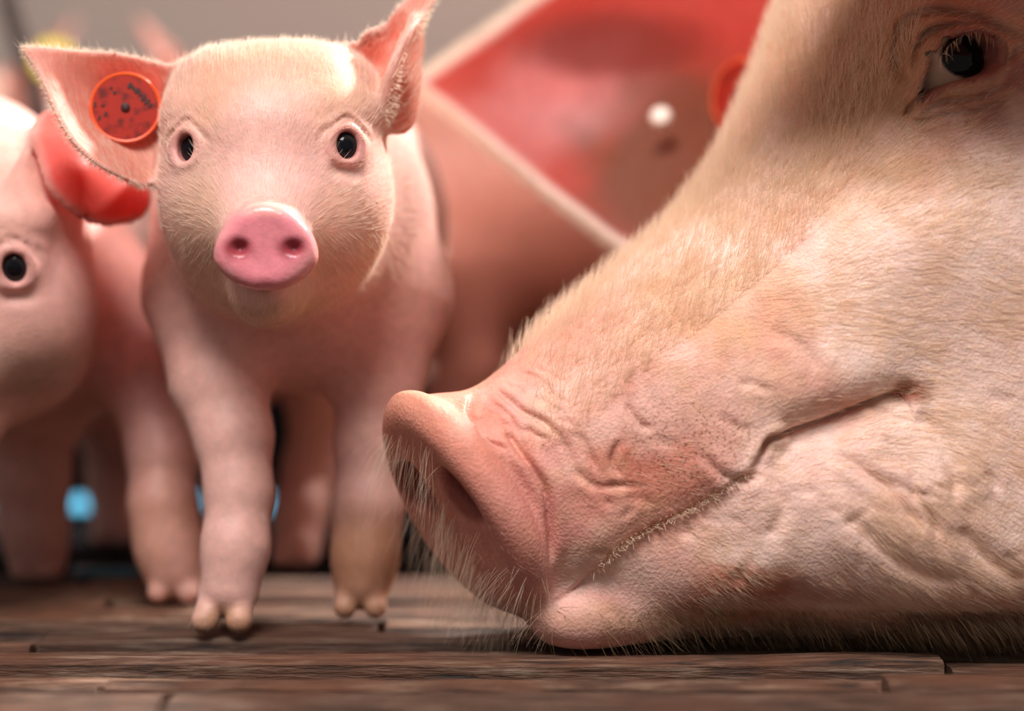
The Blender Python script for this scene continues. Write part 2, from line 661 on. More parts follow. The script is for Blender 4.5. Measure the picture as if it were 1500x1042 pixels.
MAT_WALL_DARK = flat_material('dark_wall_panel', lin((14, 12, 13)), 0.9, spec=0.05)

# floor: slats lie proud over a dark bed, the raised part ends behind the piglets
vs, fs = [], []
box(vs, fs, -2.6, 3.2, 0.3, 2.39, -0.05, -0.014)
floor = simple('floor', vs, fs, MAT_BLACK, 'structure')
srng = np.random.default_rng(3)
def slat(x0, x1, y0, y1, z, mat, parent, tilt=0.0):
    n, m = 14, 11
    vs, fs = [], []
    xsn = np.linspace(x0, x1, n)
    gr = -srng.uniform(0, .0035, m - 4) * (srng.random(m - 4) < .45)
    w0, w1, wz = 0, 0, 0
    for i, x in enumerate(xsn):
        w0, w1, wz = (.6 * w0 + srng.normal(0, .0009), .6 * w1 + srng.normal(0, .0009), .6 * wz + srng.normal(0, .0004))
        ya, yb, zz = y0 + w0, y1 + w1, z + wz
        vs += [(x, ya, z - 0.014), (x, ya, zz - 0.0022)]
        for k, g_ in enumerate(gr):
            t = k / (m - 5)
            vs.append((x, ya + .0018 + (yb - ya - .0036) * t, zz + g_ * srng.uniform(.5, 1.2) + srng.normal(0, .0002)))
        vs += [(x, yb, zz - 0.0022), (x, yb, z - 0.014)]
    for i in range(n - 1):
        for k in range(m - 1):
            a = i * m + k
            fs.append((a, a + m, a + m + 1, a + 1))
    fs += [tuple(range(m)), tuple((n - 1) * m + k for k in range(m - 1, -1, -1))]
    o = simple('slat', vs, fs, mat)
    o.parent = parent
    return o
y = 0.60
while y < 1.165:
    w = srng.uniform(0.016, 0.048)
    x = -0.62 - srng.uniform(0, 0.4)
    while x < 0.72:
        L = srng.uniform(0.22, 0.7)
        slat(x, x + L - 0.005, y, y + w - srng.choice([.004, .007, .012, .018]), -0.001 - srng.uniform(0, 0.006) * (srng.random() < .6), MAT_WOOD, floor)
        x += L
    y += w
y = 1.17
while y < 1.52:                                  # slats further back, coloured black for the shade there
    slat(-0.75, 0.9, y, y + 0.031, -0.003, MAT_BLACK, floor)
    slat(0.905, 2.1, y, y + 0.031, -0.003, MAT_BLACK, floor)
    y += 0.038
# low black kick board behind the litter with glowing discs set on it as daylight holes
vs, fs = [], []
box(vs, fs, -1.0, .50, 1.54, 1.56, -0.014, 0.10)
kick = simple('kick_board', vs, fs, MAT_WALL_DARK)
kick['label'] = 'low black board behind the piglets with a row of glowing blue discs for daylit holes'
kick['category'] = 'board'
WY = 2.35
vs, fs = [], []
box(vs, fs, -2.6, 3.2, WY, WY + 0.04, -0.05, 0.66)
simple('wall_back', vs, fs, MAT_WALL, 'structure')
MAT_BLUE = flat_material('daylight_glow', lin((90, 150, 170)), 0.5, emit=lin((96, 176, 210)), es=1.8)  # emission stands in for daylight coming through holes
for px in (118, 205, 291, 398, -40):
    h = P(px, 752, 1.54)
    n = 20
    vs = [(h[0] + 0.0135 * math.cos(2 * math.pi * k / n), 1.5375, h[2] + 0.0135 * math.sin(2 * math.pi * k / n)) for k in range(n)]
    vs += [(v[0], 1.5405, v[2]) for v in vs]
    fs = [tuple(range(n))] + [(k, (k + 1) % n, n + (k + 1) % n, n + k) for k in range(n)]
    o = simple('glow_disc', vs, fs, MAT_BLUE)
    o.parent = kick
MAT_TEAL = flat_material('teal_plastic', lin((20, 110, 130)), 0.35)
vs, fs = [], []
a_, b_ = P(110, 845, 1.21), P(212, 845, 1.21)
box(vs, fs, a_[0], b_[0], 1.195, 1.215, -0.003, 0.002)
o = simple('plastic_strip', vs, fs, MAT_TEAL)
o['label'] = 'thin teal plastic strip lying on the dark slats between the piglets\' legs'
o['category'] = 'strip'

# ================================================================== PIGLETS
PK = lin((226, 178, 162))
def rough_range(x, a, b, s):
    return (a, b, s, s)

# --- head of the front piglet, in world coordinates at the place it has in the picture
HC = P(400, 250, 0.985)
def head_prims():
    E = []
    def e(px, py, Y, r, k, R=None):
        E.append((P(px, py, Y), r, k, R))
    e(362, 200, 1.003, (.0385, .050, .0345), .02)
    e(444, 198, 1.003, (.0385, .050, .0350), .02)
    e(403, 240, 1.000, (.0480, .044, .040), .02)
    e(406, 322, 1.004, (.0485, .046, .042), .025)
    e(402, 390, 1.008, (.043, .042, .028), .02)
    e(322, 142, 1.006, (.018, .028, .0155), .026)   # flat wide crown
    e(474, 134, 1.006, (.023, .028, .0165), .026)
    e(395, 122, 1.006, (.030, .028, .0125), .026)
    e(292, 172, 0.980, (.014, .013, .008), .014)    # brows
    e(500, 166, 0.976, (.016, .014, .009), .014)
    e(300, 300, 0.985, (.018, .026, .026), .02)     # cheeks
    e(505, 305, 0.982, (.020, .026, .028), .02)
    return E
HEAD_E = head_prims()
NOSE_C = P(388, 361, 0.924)
EYES = [(P(292, 221, 0.9700), np.array([-.42, -.90, .06])), (P(501, 216, 0.9655), np.array([.34, -.93, .06]))]

def piglet_head(p, eyelid=1.0):
    f = None
    for c, r, k, R in HEAD_E:
        d = ell(p, c, r, R)
        f = d if f is None else smin(f, d, k)
    s1 = cone(p, P(402, 285, .992), P(389, 352, .945), .035, .0225)
    f = smin(f, s1, .018)
    # lower jaw
    j = chain(p, [(P(400, 395, 1.0), .026), (P(393, 424, .962), .0165), (P(391, 428, .950), .0130)], .01)
    f = smin(f, j, .008)
    # nose disc
    q = p - NOSE_C.astype(f32)
    wz = np.clip(q[:, 2] / .0215, -1.5, 1.5)
    sx = 1 - .22 * np.clip(wz, -0.3, 1.2)
    nx = q[:, 0] / (.0238 * sx)
    nz = q[:, 2] / .0205
    rr = np.sqrt(nx ** 2 + nz ** 2)
    dn = (rr - 1) * .0215
    dish = .0016 * np.exp(-(rr / .62) ** 2)
    thick = np.abs(q[:, 1] - .004) - (.0075 - dish)
    nd = smax(dn, thick, .0085)
    f = smin(f, nd, .0035)
    for cx, sg in ((349, -1), (428, 1)):
        c = P(cx, 363, .9165)
        d = ell(p, c, (.0042, .009, .0036), rot('Y', sg * 12))
        f = smax(f, -d, .003)
        c = P(cx + sg * 14, 360, .916)
        d = ell(p, c, (.0055, .0034, .0016), rot('Y', sg * 12))
        f = smax(f, -d, .004)
    # lip notch under the nose
    d = cone(p, P(389, 412, .9155), P(389, 440, .925), .0010, .0016)
    f = smax(f, -d, .005)
    # eyes
    for ei, (c, dr) in enumerate(EYES):
        dr = dr / np.linalg.norm(dr)
        lid = ell(p, c + dr * .0005, (.0108, .0108, .0108))
        f = smin(f, lid, .009)
        sx_ = np.array([-dr[1], dr[0], 0.])
        sx_ /= np.linalg.norm(sx_)
        up = np.cross(sx_, dr)
        up = up if up[2] > 0 else -up
        R = np.stack([sx_, dr, up], 1)
        cut = ell(p, c + dr * .0095, (.0052, .0105, .0066), R)
        f = smax(f, -cut, .0022)
        ax_ = (p - c.astype(f32))
        al = ax_ @ dr.astype(f32)
        rr_ = np.sqrt(np.maximum((ax_ ** 2).sum(1) - al ** 2, 0))
        v_ = ax_ @ up.astype(f32)
        h_ = ax_ @ sx_.astype(f32)
        wob = .0012 * np.sin(h_ * 420 + 1.3)
        fr_ = (al > 0) * sstep(.000, .007, v_)
        f = f - (al > 0) * .0007 * np.exp(-((rr_ - .0092) / .0014) ** 2) + fr_ * (.0008 * np.exp(-((rr_ - .0124 - wob) / .0009) ** 2) - .0005 * np.exp(-((rr_ - .0148 - wob) / .0014) ** 2))
        # fold under the eye
        fold = cone(p, c + dr * .0098 - up * .0120 - sx_ * .005, c + dr * .0095 - up * .0130 + sx_ * .004, .0006, .0006)
        if ei:
            f = smax(f, -fold, .006)
    return f

def hoof(f, p, x, y, r=.0058, sp=.0088, dirx=0.0):
    """two claws on the ground at world x, y"""
    for s in (-1, 1):
        a = np.array([x + s * sp * .55, y + .006, .026])
        b = np.array([x + s * sp * .9 + dirx, y - .010, .0075])
        f = smin(f, cone(p, a, b, r * 1.1, r), .003)
        f = smin(f, cone(p, (x + s * sp, y + .016, .036), (x + s * (sp + .001), y + .017, .028), .004, .003), .004)
    return f

def leg_px(pts):
    return [(P(px, py, Y), r) for px, py, Y, r in pts]

# ears of the front piglet
EAR_L = Sheet([(33, 70, .985), (62, 70, .985), (110, 74, .99), (170, 78, .997), (225, 90, 1.002), (268, 112, 1.0), (268, 180, .998), (246, 215, .998), (236, 250, .995), (214, 273, .985),
               (180, 262, .972), (140, 240, .966), (105, 208, .966), (80, 165, .97), (62, 120, .977), (45, 92, .982)], .0018,
              inner=[(150, 130, 1.003), (190, 170, 1.012), (205, 215, 1.000), (110, 120, .992), (240, 160, 1.010)])
EAR_R = Sheet([(480, 105, 1.000), (505, 72, 1.000), (540, 44, 1.000), (580, 16, 1.003), (610, -10, 1.01), (655, -50, 1.02), (640, -5, 1.005), (618, 30, .997), (596, 62, .990), (584, 100, .984), (572, 140, .982),
               (560, 175, .985), (535, 175, .992), (500, 150, .998)], .0019, inner=[(545, 100, 1.010), (575, 60, 1.008)])
EAR_R2 = Sheet([(612, 22, 1.0), (600, 40, .985), (578, 78, .978), (562, 120, .976), (552, 165, .980), (560, 188, .990), (586, 197, .998), (604, 180, 1.005), (611, 140, 1.01), (614, 90, 1.012), (616, 50, 1.01)], .0019,
               inner=[(590, 120, .985)])

def piglet_a(p):
    f = piglet_head(p)
    f = smin(f, EAR_L(p), .006)
    f = smin(f, EAR_R(p), .006)
    f = smin(f, EAR_R2(p), .005)
    # neck, chest, trunk
    b = ell(p, P(430, 300, 1.065), (.070, .06, .070))
    b = smin(b, ell(p, P(434, 405, 1.085), (.0705, .062, .062)), .03)
    b = smin(b, ell(p, P(438, 470, 1.065), (.054, .038, .024)), .02)
    b = smin(b, ell(p, P(452, 330, 1.19), (.083, .14, .090)), .04)
    b = smin(b, ell(p, P(452, 380, 1.285), (.076, .070, .082)), .04)
    f = smin(f, b, .022)
    fl = chain(p, leg_px([(315, 440, 1.055, .038), (322, 560, 1.035, .0235), (342, 640, 1.022, .0180), (350, 720, 1.012, .0150), (345, 800, 1.004, .0148), (337, 862, 1.000, .0150)]), .012)
    f = smin(f, fl, .018)
    fr = chain(p, leg_px([(565, 440, 1.075, .036), (552, 560, 1.065, .0225), (545, 650, 1.055, .0175), (540, 740, 1.047, .0165), (535, 810, 1.042, .0155), (532, 852, 1.040, .0150)]), .012)
    f = smin(f, fr, .018)
    fr = chain(p, leg_px([(474, 460, 1.25, .044), (468, 580, 1.24, .0185), (456, 690, 1.25, .0160), (443, 745, 1.235, .0155), (436, 800, 1.222, .0155)]), .012)
    f = smin(f, fr, .02)
    fr = chain(p, leg_px([(370, 460, 1.26, .042), (340, 580, 1.25, .018), (333, 690, 1.275, .0170), (335, 750, 1.26, .0165), (337, 790, 1.25, .0165)]), .012)
    f = smin(f, fr, .02)
    a = P(335, 905, .999)
    f = hoof(f, p, a[0], .999, .0066, .0095, -.002)
    f = hoof(f, p, P(530, 890, 1.04)[0], 1.04)
    f = hoof(f, p, P(433, 820, 1.222)[0], 1.222)
    f = hoof(f, p, P(337, 800, 1.25)[0], 1.25)
    f = smin(f, chain(p, [(P(452, 330, 1.345), .006), (P(440, 360, 1.37), .004), (P(425, 350, 1.38), .003)], .004), .006)   # tail
    return smax(f, .0006 - p[:, 2], .002)

def piglet_colors(V, kind='a'):
    pink, white, red, tan = lin((224, 175, 164)), lin((232, 196, 180)), lin((224, 120, 100)), lin((200, 146, 116))
    bl = [
        (P(400, 130, .97), (.06, .06, .035), tan, .75),
        (P(395, 250, .95), (.028, .05, .05), lin((230, 178, 168)), .8),
        (P(300, 340, .97), (.02, .05, .04), lin((214, 172, 142)), .6),
        (P(510, 380, .97), (.025, .05, .04), lin((216, 168, 138)), .6),
        (P(440, 430, 1.06), (.09, .07, .07), lin((210, 154, 146)), .7),
        (P(400, 460, .965), (.045, .03, .014), lin((204, 164, 132)), .8),
        (NOSE_C + np.array([0, -.002, 0]), (.029, .020, .026), lin((230, 140, 150)), 1.0),
        (NOSE_C + np.array([0, -.006, .020]), (.020, .02, .007), lin((240, 172, 160)), .8),
        (P(540, 820, 1.04), (.03, .03, .035), lin((176, 122, 84)), .8),
        (P(340, 905, 1.0), (.03, .03, .012), lin((206, 160, 138)), .7),
    ]
    for cx in (349, 428):
        bl.append((P(cx, 363, .921), (.0075, .008, .006), lin((150, 50, 60)), .9))
    for c, d in EYES:
        bl.append((c + d * .008, (.0105, .010, .0125), lin((212, 142, 136)), .8))
        bl.append((c + d * .008, (.0066, .008, .0080), lin((140, 82, 78)), .9))
    for hx, hy in ((P(335, 905, .999)[0], .985), (P(530, 890, 1.04)[0], 1.027)):
        bl.append(((hx, hy, .004), (.022, .02, .012), lin((180, 134, 104)), .8))
    col = blob_color(pink, V, bl, 90, .15)
    return col

def thinness(V, sheets):
    t = np.zeros(len(V))
    for s in sheets:
        d = s(V)
        q = (V - s.c) @ s.R
        dd, = s.m.get(['d'], q[:, 0].astype(f32), q[:, 1].astype(f32))
        t = np.maximum(t, np.where(np.abs(d) < .0012, sstep(-.002, .004, dd), 0))
    return t

xs = warp_axis([(-.262, -.045, .0014, .0014), (-.045, .03, .0014, .004)])
ys = warp_axis([(.905, 1.02, .0014, .0014), (1.02, 1.10, .0014, .004), (1.10, 1.45, .004, .006)])
zs = warp_axis([(-.004, .14, .0024, .0020), (.14, .345, .0014, .0014)])
V, Q, N = surface_nets(piglet_a, xs, ys, zs)
print('piglet', len(V), round(time.time() - T0, 1))
col = piglet_colors(V)
thin = thinness(V, [EAR_L, EAR_R, EAR_R2])
col = col * (1 - thin[:, None] * .8) + lin((232, 158, 136)) * thin[:, None] * .8
wetA = 1 - sstep(.85, 1.15, np.sqrt((((V - NOSE_C) / np.array([.027, .012, .024])) ** 2).sum(1)))
rootA = thing('piglet', 'small pink piglet facing the camera with round orange tag in its ear', 'piglet', P(430, 900, 1.10) * np.array([1, 1, 0]), group='piglets in the pen')
bodyA = build_mesh('body', V, Q, {'col': col, 'thin': thin, 'dirt': np.zeros(len(V)), 'wet': wetA}, MAT_PIGLET)
rebase(bodyA, rootA)

def eye_color(fwd, oval=1.0, iris=.62):
    fwd = fwd / np.linalg.norm(fwd)
    def fn(D):
        c = D @ fwd
        r = np.sqrt(np.maximum(0, 1 - c * c))
        r = np.where(c < 0, 2, r)
        w = sstep(iris, iris + .06, r)[:, None]
        w2 = sstep(.34, .5, r)[:, None]
        dark = np.array([.004, .004, .006]) * (1 - w2) + lin((46, 40, 42)) * w2
        return dark * (1 - w) + lin((214, 190, 176)) * w
    return fn
for c, d in EYES:
    sphere_mesh('eye', c + unit(d) * .0008, .0088, MAT_EYE, rootA, eye_color(d, iris=.8))

# face hair
NC, HC3 = NOSE_C, P(400, 200, 1.0)
def wA(c, n):
    facing = sstep(.5, .0, n[:, 1])
    head = (c[:, 1] < 1.04) & (c[:, 2] > .16)
    nose = np.sqrt((((c - NC) / np.array([.026, .015, .023])) ** 2).sum(1)) < 1.05
    w = np.where(head, 1.0, np.where(c[:, 2] > .12, .45, .10)) * facing * ~nose
    for e, d in EYES:
        w = w * (np.sqrt(((c - (e + d * .008)) ** 2).sum(1)) > .0085)
    return w
p, n = sample(V, Q, N, 23000, wA)
keep = thinness(p, [EAR_L, EAR_R, EAR_R2]) < rng.random(len(p)) * 3
p, n = p[keep], n[keep]
rad = unit(p - (NC + np.array([0, .02, 0])))
down = np.array([0, .2, -1.0])
flow = rad + np.where(p[:, 2:3] > P(400, 150, .98)[2], np.array([[0, .0, .6]]), 0) + np.where(p[:, 2:3] < .20, down, 0)
d = unit(tangent(flow, n) + n * .28 + rng.normal(0, .10, p.shape))
L = rng.uniform(.0028, .0058, len(p)) * np.where(p[:, 2] < .175, .6, 1) * np.where(p[:, 1] > 1.04, .9, 1) * np.where(p[:, 2] > .27, 1.35, 1)
hairs('fur', p, d, L, .00006, MAT_HAIR_WHITE, rootA, bend=tangent(flow, n) * .5)
# lashes
lp, ld, lb = [], [], []
for (e, dr), sg in zip(EYES, (-1, 1)):
    dr = unit(dr)
    sx_ = unit(np.array([-dr[1], dr[0], 0.]))
    for k in range(14):
        a = math.radians(20 + 140 * k / 13)
        lp.append(e + dr * .0085 + sx_ * .0062 * math.cos(a) + np.array([0, 0, 1]) * .0075 * math.sin(a))
        ld.append(unit(dr * .9 + sx_ * math.cos(a) * .7 + np.array([0, 0, .35])))
        lb.append(np.array([0, 0, -.8]))
hairs('eyelash', np.array(lp), np.array(ld), rng.uniform(.006, .010, len(lp)), .00009, MAT_HAIR_WHITE, rootA, bend=np.array(lb), seg=6)

# ---- ear tags
def tag_material(seed, base, dark):
    m, nt, b, out = nodes('tag_plastic')
    tc = nt.nodes.new('ShaderNodeTexCoord')
    n1 = nt.nodes.new('ShaderNodeTexNoise')
    n1.inputs['Scale'].default_value = 170 + seed
    n1.inputs['Detail'].default_value = 3
    nt.links.new(tc.outputs['Object'], n1.inputs['Vector'])
    r = nt.nodes.new('ShaderNodeMapRange')
    r.inputs[1].default_value, r.inputs[2].default_value = .50, .68
    nt.links.new(n1.outputs['Fac'], r.inputs[0])
    mx = nt.nodes.new('ShaderNodeMix')
    mx.data_type = 'RGBA'
    nt.links.new(r.outputs[0], mx.inputs['Factor'])
    mx.inputs['A'].default_value = (*base, 1)
    mx.inputs['B'].default_value = (*dark, 1)
    nt.links.new(mx.outputs['Result'], b.inputs['Base Color'])
    b.inputs['Roughness'].default_value = .45
    tr = nt.nodes.new('ShaderNodeBsdfTranslucent')
    nt.links.new(mx.outputs['Result'], tr.inputs[0])
    ms = nt.nodes.new('ShaderNodeMixShader')
    ms.inputs[0].default_value = .3
    nt.links.new(b.outputs[0], ms.inputs[1])
    nt.links.new(tr.outputs[0], ms.inputs[2])
    nt.links.new(ms.outputs[0], out.inputs[0])
    return m
MAT_TAG = tag_material(0, lin((186, 40, 20)), lin((120, 24, 12)))
MAT_TAG_RIM = flat_material('tag_rim', lin((238, 92, 40)), .4)
MAT_TAG_MARK = flat_material('tag_ink', lin((52, 14, 8)), .6)
MAT_TAG_YELLOW = flat_material('yellow_tag', lin((238, 214, 70)), .4)

def lathe(name, prof, c, nrm, mat, n=40, sx=1.0):
    nrm = unit(np.asarray(nrm, float))
    a = unit(np.cross(nrm, [0, 0, 1.0]))
    b = np.cross(a, nrm)
    vs, fs = [], []
    for r, h in prof:
        for k in range(n):
            t = 2 * math.pi * k / n
            vs.append(np.asarray(c) + a * r * sx * math.cos(t) + b * r * math.sin(t) + nrm * h)
    for i in range(len(prof) - 1):
        for k in range(n):
            k2 = (k + 1) % n
            fs.append((i * n + k, (i + 1) * n + k, (i + 1) * n + k2, i * n + k2))
    fs.append(tuple(range(n)))
    fs.append(tuple((len(prof) - 1) * n + k for k in range(n - 1, -1, -1)))
    return simple(name, vs, fs, mat, smooth=False), a, b, nrm

def ear_tag(c, nrm, r, root, marks=True, mat=MAT_TAG, sx=1.0):
    t, a, b, nn = lathe('ear_tag', [(r * .2, -.0006), (r * .93, -.0006), (r * .93, .0008), (r * .2, .0008)], c, nrm, mat, sx=sx)
    rebase(t, root)
    rim, *_ = lathe('tag_rim', [(r * .93, -.0008), (r, -.0006), (r, .0008), (r * .97, .0014), (r * .92, .0010), (r * .92, -.0008)], c, nrm, MAT_TAG_RIM if mat is MAT_TAG else mat, sx=sx)
    pin, *_ = lathe('tag_pin', [(r * .13, .0), (r * .13, .0014), (r * .07, .0020), (r * .02, .0021)], c, nrm, MAT_TAG_MARK, 16)
    for o in (rim, pin):
        o.parent = t
    if marks:
        k = 0
        for mx_, my_, l, w, ang in ((.12, .62, .10, .055, 60), (.22, .55, .07, .05, 100), (.32, .48, .10, .06, 40), (.40, .40, .08, .05, 120), (.50, .27, .11, .05, 50), (.60, .17, .11, .05, 40), (.68, .06, .09, .045, 50),
                                    (-.30, .42, .05, .05, 20), (-.84, .08, .08, .03, 85), (-.55, -.20, .08, .035, 60), (-.72, -.30, .07, .035, 80), (-.62, .05, .06, .025, 10), (-.40, .55, .06, .025, 30)):
            cc = np.asarray(c) + (a * mx_ * -1 + b * my_) * r + nn * .0009
            an = math.radians(ang)
            e1, e2 = a * -math.cos(an) + b * math.sin(an), a * math.sin(an) + b * math.cos(an)
            vs = [cc + (e1 * l * math.cos(q) + e2 * w * math.sin(q)) * r for q in np.linspace(0, 2 * math.pi, 12, endpoint=False)]
            vs = vs + [v + nn * .0003 for v in vs]
            fs = [tuple(range(12, 24))] + [(q, (q + 1) % 12, 12 + (q + 1) % 12, 12 + q) for q in range(12)]
            o = simple('tag_mark', vs, fs, MAT_TAG_MARK)
            o.parent = t
    return t
EN = unit(np.array([.12, -1.0, .10]))
ear_tag(P(184, 158, .9930), EN, 52 * .993 / FPX, rootA)

# --- left piglet: same kind of animal, head turned down and away, its ear painted red for light shining through
BR = rot('Z', -8) @ rot('X', 16) @ rot('Y', -4)
BS = 1.12
BH = P(22, 388, 1.0) - BR @ ((EYES[1][0] - HC) * BS)      # head centre
EAR_B = Sheet([(62, 166, 1.045), (90, 170, 1.045), (125, 192, 1.05), (160, 222, 1.055), (200, 260, 1.055), (220, 290, 1.05), (208, 318, 1.04), (172, 330, 1.028), (130, 326, 1.015), (92, 302, 1.002), (64, 264, .998), (50, 215, 1.01), (50, 185, 1.03)], .0021,
              inner=[(120, 255, 1.008)])
EAR_B2 = Sheet([(-120, 170, 1.06), (-160, 120, 1.06), (-220, 90, 1.06), (-260, 110, 1.05), (-240, 200, 1.03), (-190, 260, 1.04), (-150, 250, 1.05), (-110, 210, 1.05)], .0021)
def piglet_b(p):
    q = ((p - BH.astype(f32)) @ BR.astype(f32)) / BS + HC.astype(f32)
    f = piglet_head(q) * BS
    f = smin(f, EAR_B(p), .006)
    f = smin(f, EAR_B2(p), .006)
    b = ell(p, P(-60, 300, 1.12), (.066, .06, .064))
    b = smin(b, ell(p, P(38, 440, 1.15), (.072, .08, .070)), .03)
    b = smin(b, ell(p, P(48, 470, 1.25), (.076, .13, .075)), .04)
    f = smin(f, b, .02)
    for pts in ([(168, 470, 1.145, .036), (218, 560, 1.12, .024), (236, 660, 1.105, .0172), (236, 740, 1.093, .0160), (247, 800, 1.090, .0165), (255, 835, 1.088, .0160)],
                [(40, 500, 1.17, .036), (48, 600, 1.17, .026), (50, 700, 1.17, .019), (52, 780, 1.17, .017), (55, 820, 1.17, .0165)],
                [(190, 520, 1.33, .040), (170, 620, 1.32, .024), (168, 700, 1.33, .0165), (168, 770, 1.32, .015)],
                [(40, 520, 1.34, .040), (25, 620, 1.36, .022), (22, 700, 1.36, .0165), (22, 760, 1.355, .015)]):
        f = smin(f, chain(p, leg_px(pts), .012), .018)
    f = hoof(f, p, P(258, 860, 1.088)[0], 1.088)
    f = hoof(f, p, P(55, 840, 1.17)[0], 1.17)
    f = hoof(f, p, P(168, 790, 1.32)[0], 1.32)
    f = hoof(f, p, P(22, 780, 1.355)[0], 1.355)
    return smax(f, .0006 - p[:, 2], .002)
xs = warp_axis([(-.37, -.12, .0022, .0022)])
ys = warp_axis([(.94, 1.12, .0022, .0024), (1.12, 1.45, .0026, .005)])
zs = warp_axis([(-.004, .31, .0024, .0022)])
VB, QB, NB = surface_nets(piglet_b, xs, ys, zs)
print('piglet b', len(VB), round(time.time() - T0, 1))
qB = ((VB - BH) @ BR) / BS + HC
colB = piglet_colors(np.where((qB[:, 2:3] > .12), qB, qB + 5))
colB = blob_color(lin((222, 168, 158)), VB, [
    (P(20, 560, .99), (.05, .05, .02), lin((150, 134, 122)), .7),
    (P(240, 800, 1.09), (.03, .03, .05), lin((180, 116, 78)), .8),
    (P(50, 760, 1.17), (.04, .05, .08), lin((150, 96, 84)), .7)], 80, .3) * .6 + colB * .4
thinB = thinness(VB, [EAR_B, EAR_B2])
colB = colB * (1 - thinB[:, None] * .8) + lin((250, 92, 80)) * thinB[:, None] * .8  # ear colour reddened for sunlight shining through
rootB = thing('piglet', 'blurred piglet beside the tagged one, its hanging ear coloured bright red as if lit from behind', 'piglet', P(60, 850, 1.12) * np.array([1, 1, 0]), group='piglets in the pen')
o = build_mesh('body', VB, QB, {'col': colB, 'thin': thinB, 'dirt': np.zeros(len(VB))}, MAT_PIGLET)
rebase(o, rootB)
for c, d in EYES:
    c2 = ((c + unit(d) * .0008) - HC) * BS @ BR.T + BH
    sphere_mesh('eye', c2, .0088 * BS, MAT_EYE, rootB, eye_color(BR @ d, iris=.72))

# --- other piglets behind, copies of the first one set elsewhere
def place_copy(label, loc, rz, s, mirror=1):
    r = thing('piglet', label, 'piglet', loc, group='piglets in the pen')
    r.rotation_euler = (0, 0, math.radians(rz))
    r.scale = (s * mirror, s, s)
    for ch in list(rootA.children):
        if ch.name.startswith(('body', 'eye')) and not ch.name.startswith('eyelash'):
            c = ch.copy()
            bpy.context.collection.objects.link(c)
            c.parent = r
    return r
place_copy('piglet hidden behind the tagged one, only its upright pink ear tip showing', P(372, 700, 1.76) * np.array([1, 1, 0]), 13, 1.16, -1)
rootD = place_copy('piglet with rounded flank, tinted brown for shade, standing between the tagged piglet and the sow', P(1035, 700, 1.45) * np.array([1, 1, 0]), 88, 1.12)
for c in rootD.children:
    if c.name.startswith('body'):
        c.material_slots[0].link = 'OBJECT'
        c.material_slots[0].material = MAT_SHADED
rootF = place_copy('blurred piglet near the steel post with a yellow ear tag', P(0, 700, 1.93) * np.array([1, 1, 0]), -4, 1.22)

# ================================================================== SOW
YAW = math.radians(16)
SU = np.array([math.cos(YAW), math.sin(YAW), 0])
SV = np.array([-math.sin(YAW), math.cos(YAW), 0])
SO = P(680, 735, .968) * np.array([1, 1, 0])
SR = np.stack([SU, SV, np.array([0, 0, 1.])], 1)
CAMP = np.array([0, 0, CAM_H])
def ray_uw(px, py, v):
    """(u, w) on the head's plane at offset v where the line of sight through a photo pixel meets it"""
    d = P(px, py, 1.0) - CAMP
    t = ((SO - CAMP) @ SV + v) / (d @ SV)
    q = (CAMP + d * t - SO) @ SR
    return q[0], q[2]
def cuw(px, py): return ray_uw(px, py, 0.0)
def suw(px, py):
    near = -.045 - .055 * min(max((px - 650) / 500, 0), 1)
    return ray_uw(px, py, near)

prof_px = [(590, 606), (622, 580), (690, 570), (742, 535), (795, 485), (850, 437), (900, 396), (950, 354), (1003, 305), (1042, 257), (1080, 200), (1110, 135), (1136, 72), (1160, 0), (1198, -90), (1255, -190), (1400, -260)]
prof = [cuw(*q) for q in prof_px] + [(.50, .40), (.75, .42), (1.05, .40), (1.35, .36), (1.52, .25), (1.55, .12), (1.45, .01), (1.1, -.004), (.7, -.004), (.4, -.004)]
prof += [cuw(*q) for q in [(1400, 938), (1200, 936), (1000, 935), (900, 930), (840, 920), (800, 912), (778, 898), (745, 878), (700, 835), (655, 750), (612, 680)]]
prof = catmull(prof, 5)
big = Map(-.16, 1.62, -.03, .52, .003)
dd, _ = polydist(big.U, big.W, prof)
big.put('d', dd)
hpts = [(640, 640, .040), (700, 720, .046), (780, 800, .043), (760, 880, .036), (850, 640, .050), (850, 500, .045), (950, 450, .048), (950, 700, .058), (880, 800, .052), (880, 890, .040),
        (1000, 600, .062), (1050, 420, .058), (1050, 760, .064), (1020, 880, .056), (1150, 300, .066), (1150, 560, .080), (1150, 820, .082), (1200, 930, .070), (1200, 130, .070), (1150, 680, .078),
        (1300, 460, .096), (1330, 600, .096), (1350, 800, .106), (1300, 250, .090), (1300, 120, .086), (1400, 90, .092), (1400, 180, .096), (1450, 400, .110), (1500, 700, .116), (1480, -20, .090), (1400, -150, .075), (1500, 880, .112)]
hxy = [suw(a, b) for a, b, c in hpts] + [(.45, .1), (.45, .3), (.7, .2), (1.0, .2), (1.3, .15), (1.5, .1), (1.0, .02), (-.1, .2), (-.1, .0), (.1, .45)]
hv = [c for a, b, c in hpts] + [.135, .115, .18, .20, .19, .15, .18, .03, .03, .05]
big.put('h', np.clip(tps(hxy, hv, big.U, big.W, 1e-5), .02, .25))
big.put('R', np.interp(big.U, [-.05, .05, .15, .3, .6, 1], [.045, .052, .07, .095, .14, .16]) * np.interp(big.W, [0, .03, .08, .2], [.72, .8, 1, 1]))

def suw(px, py):
    v = -.06
    for _ in range(12):
        u, w = ray_uw(px, py, v)
        d_, h_, R_ = (float(x[0]) for x in big.get(['d', 'h', 'R'], np.array([u]), np.array([w])))
        k_ = 1 - min(max(d_ / R_, 0), 1)
        v = .5 * v - .5 * h_ * math.sqrt(max(0, 1 - k_ * k_))
    return u, w

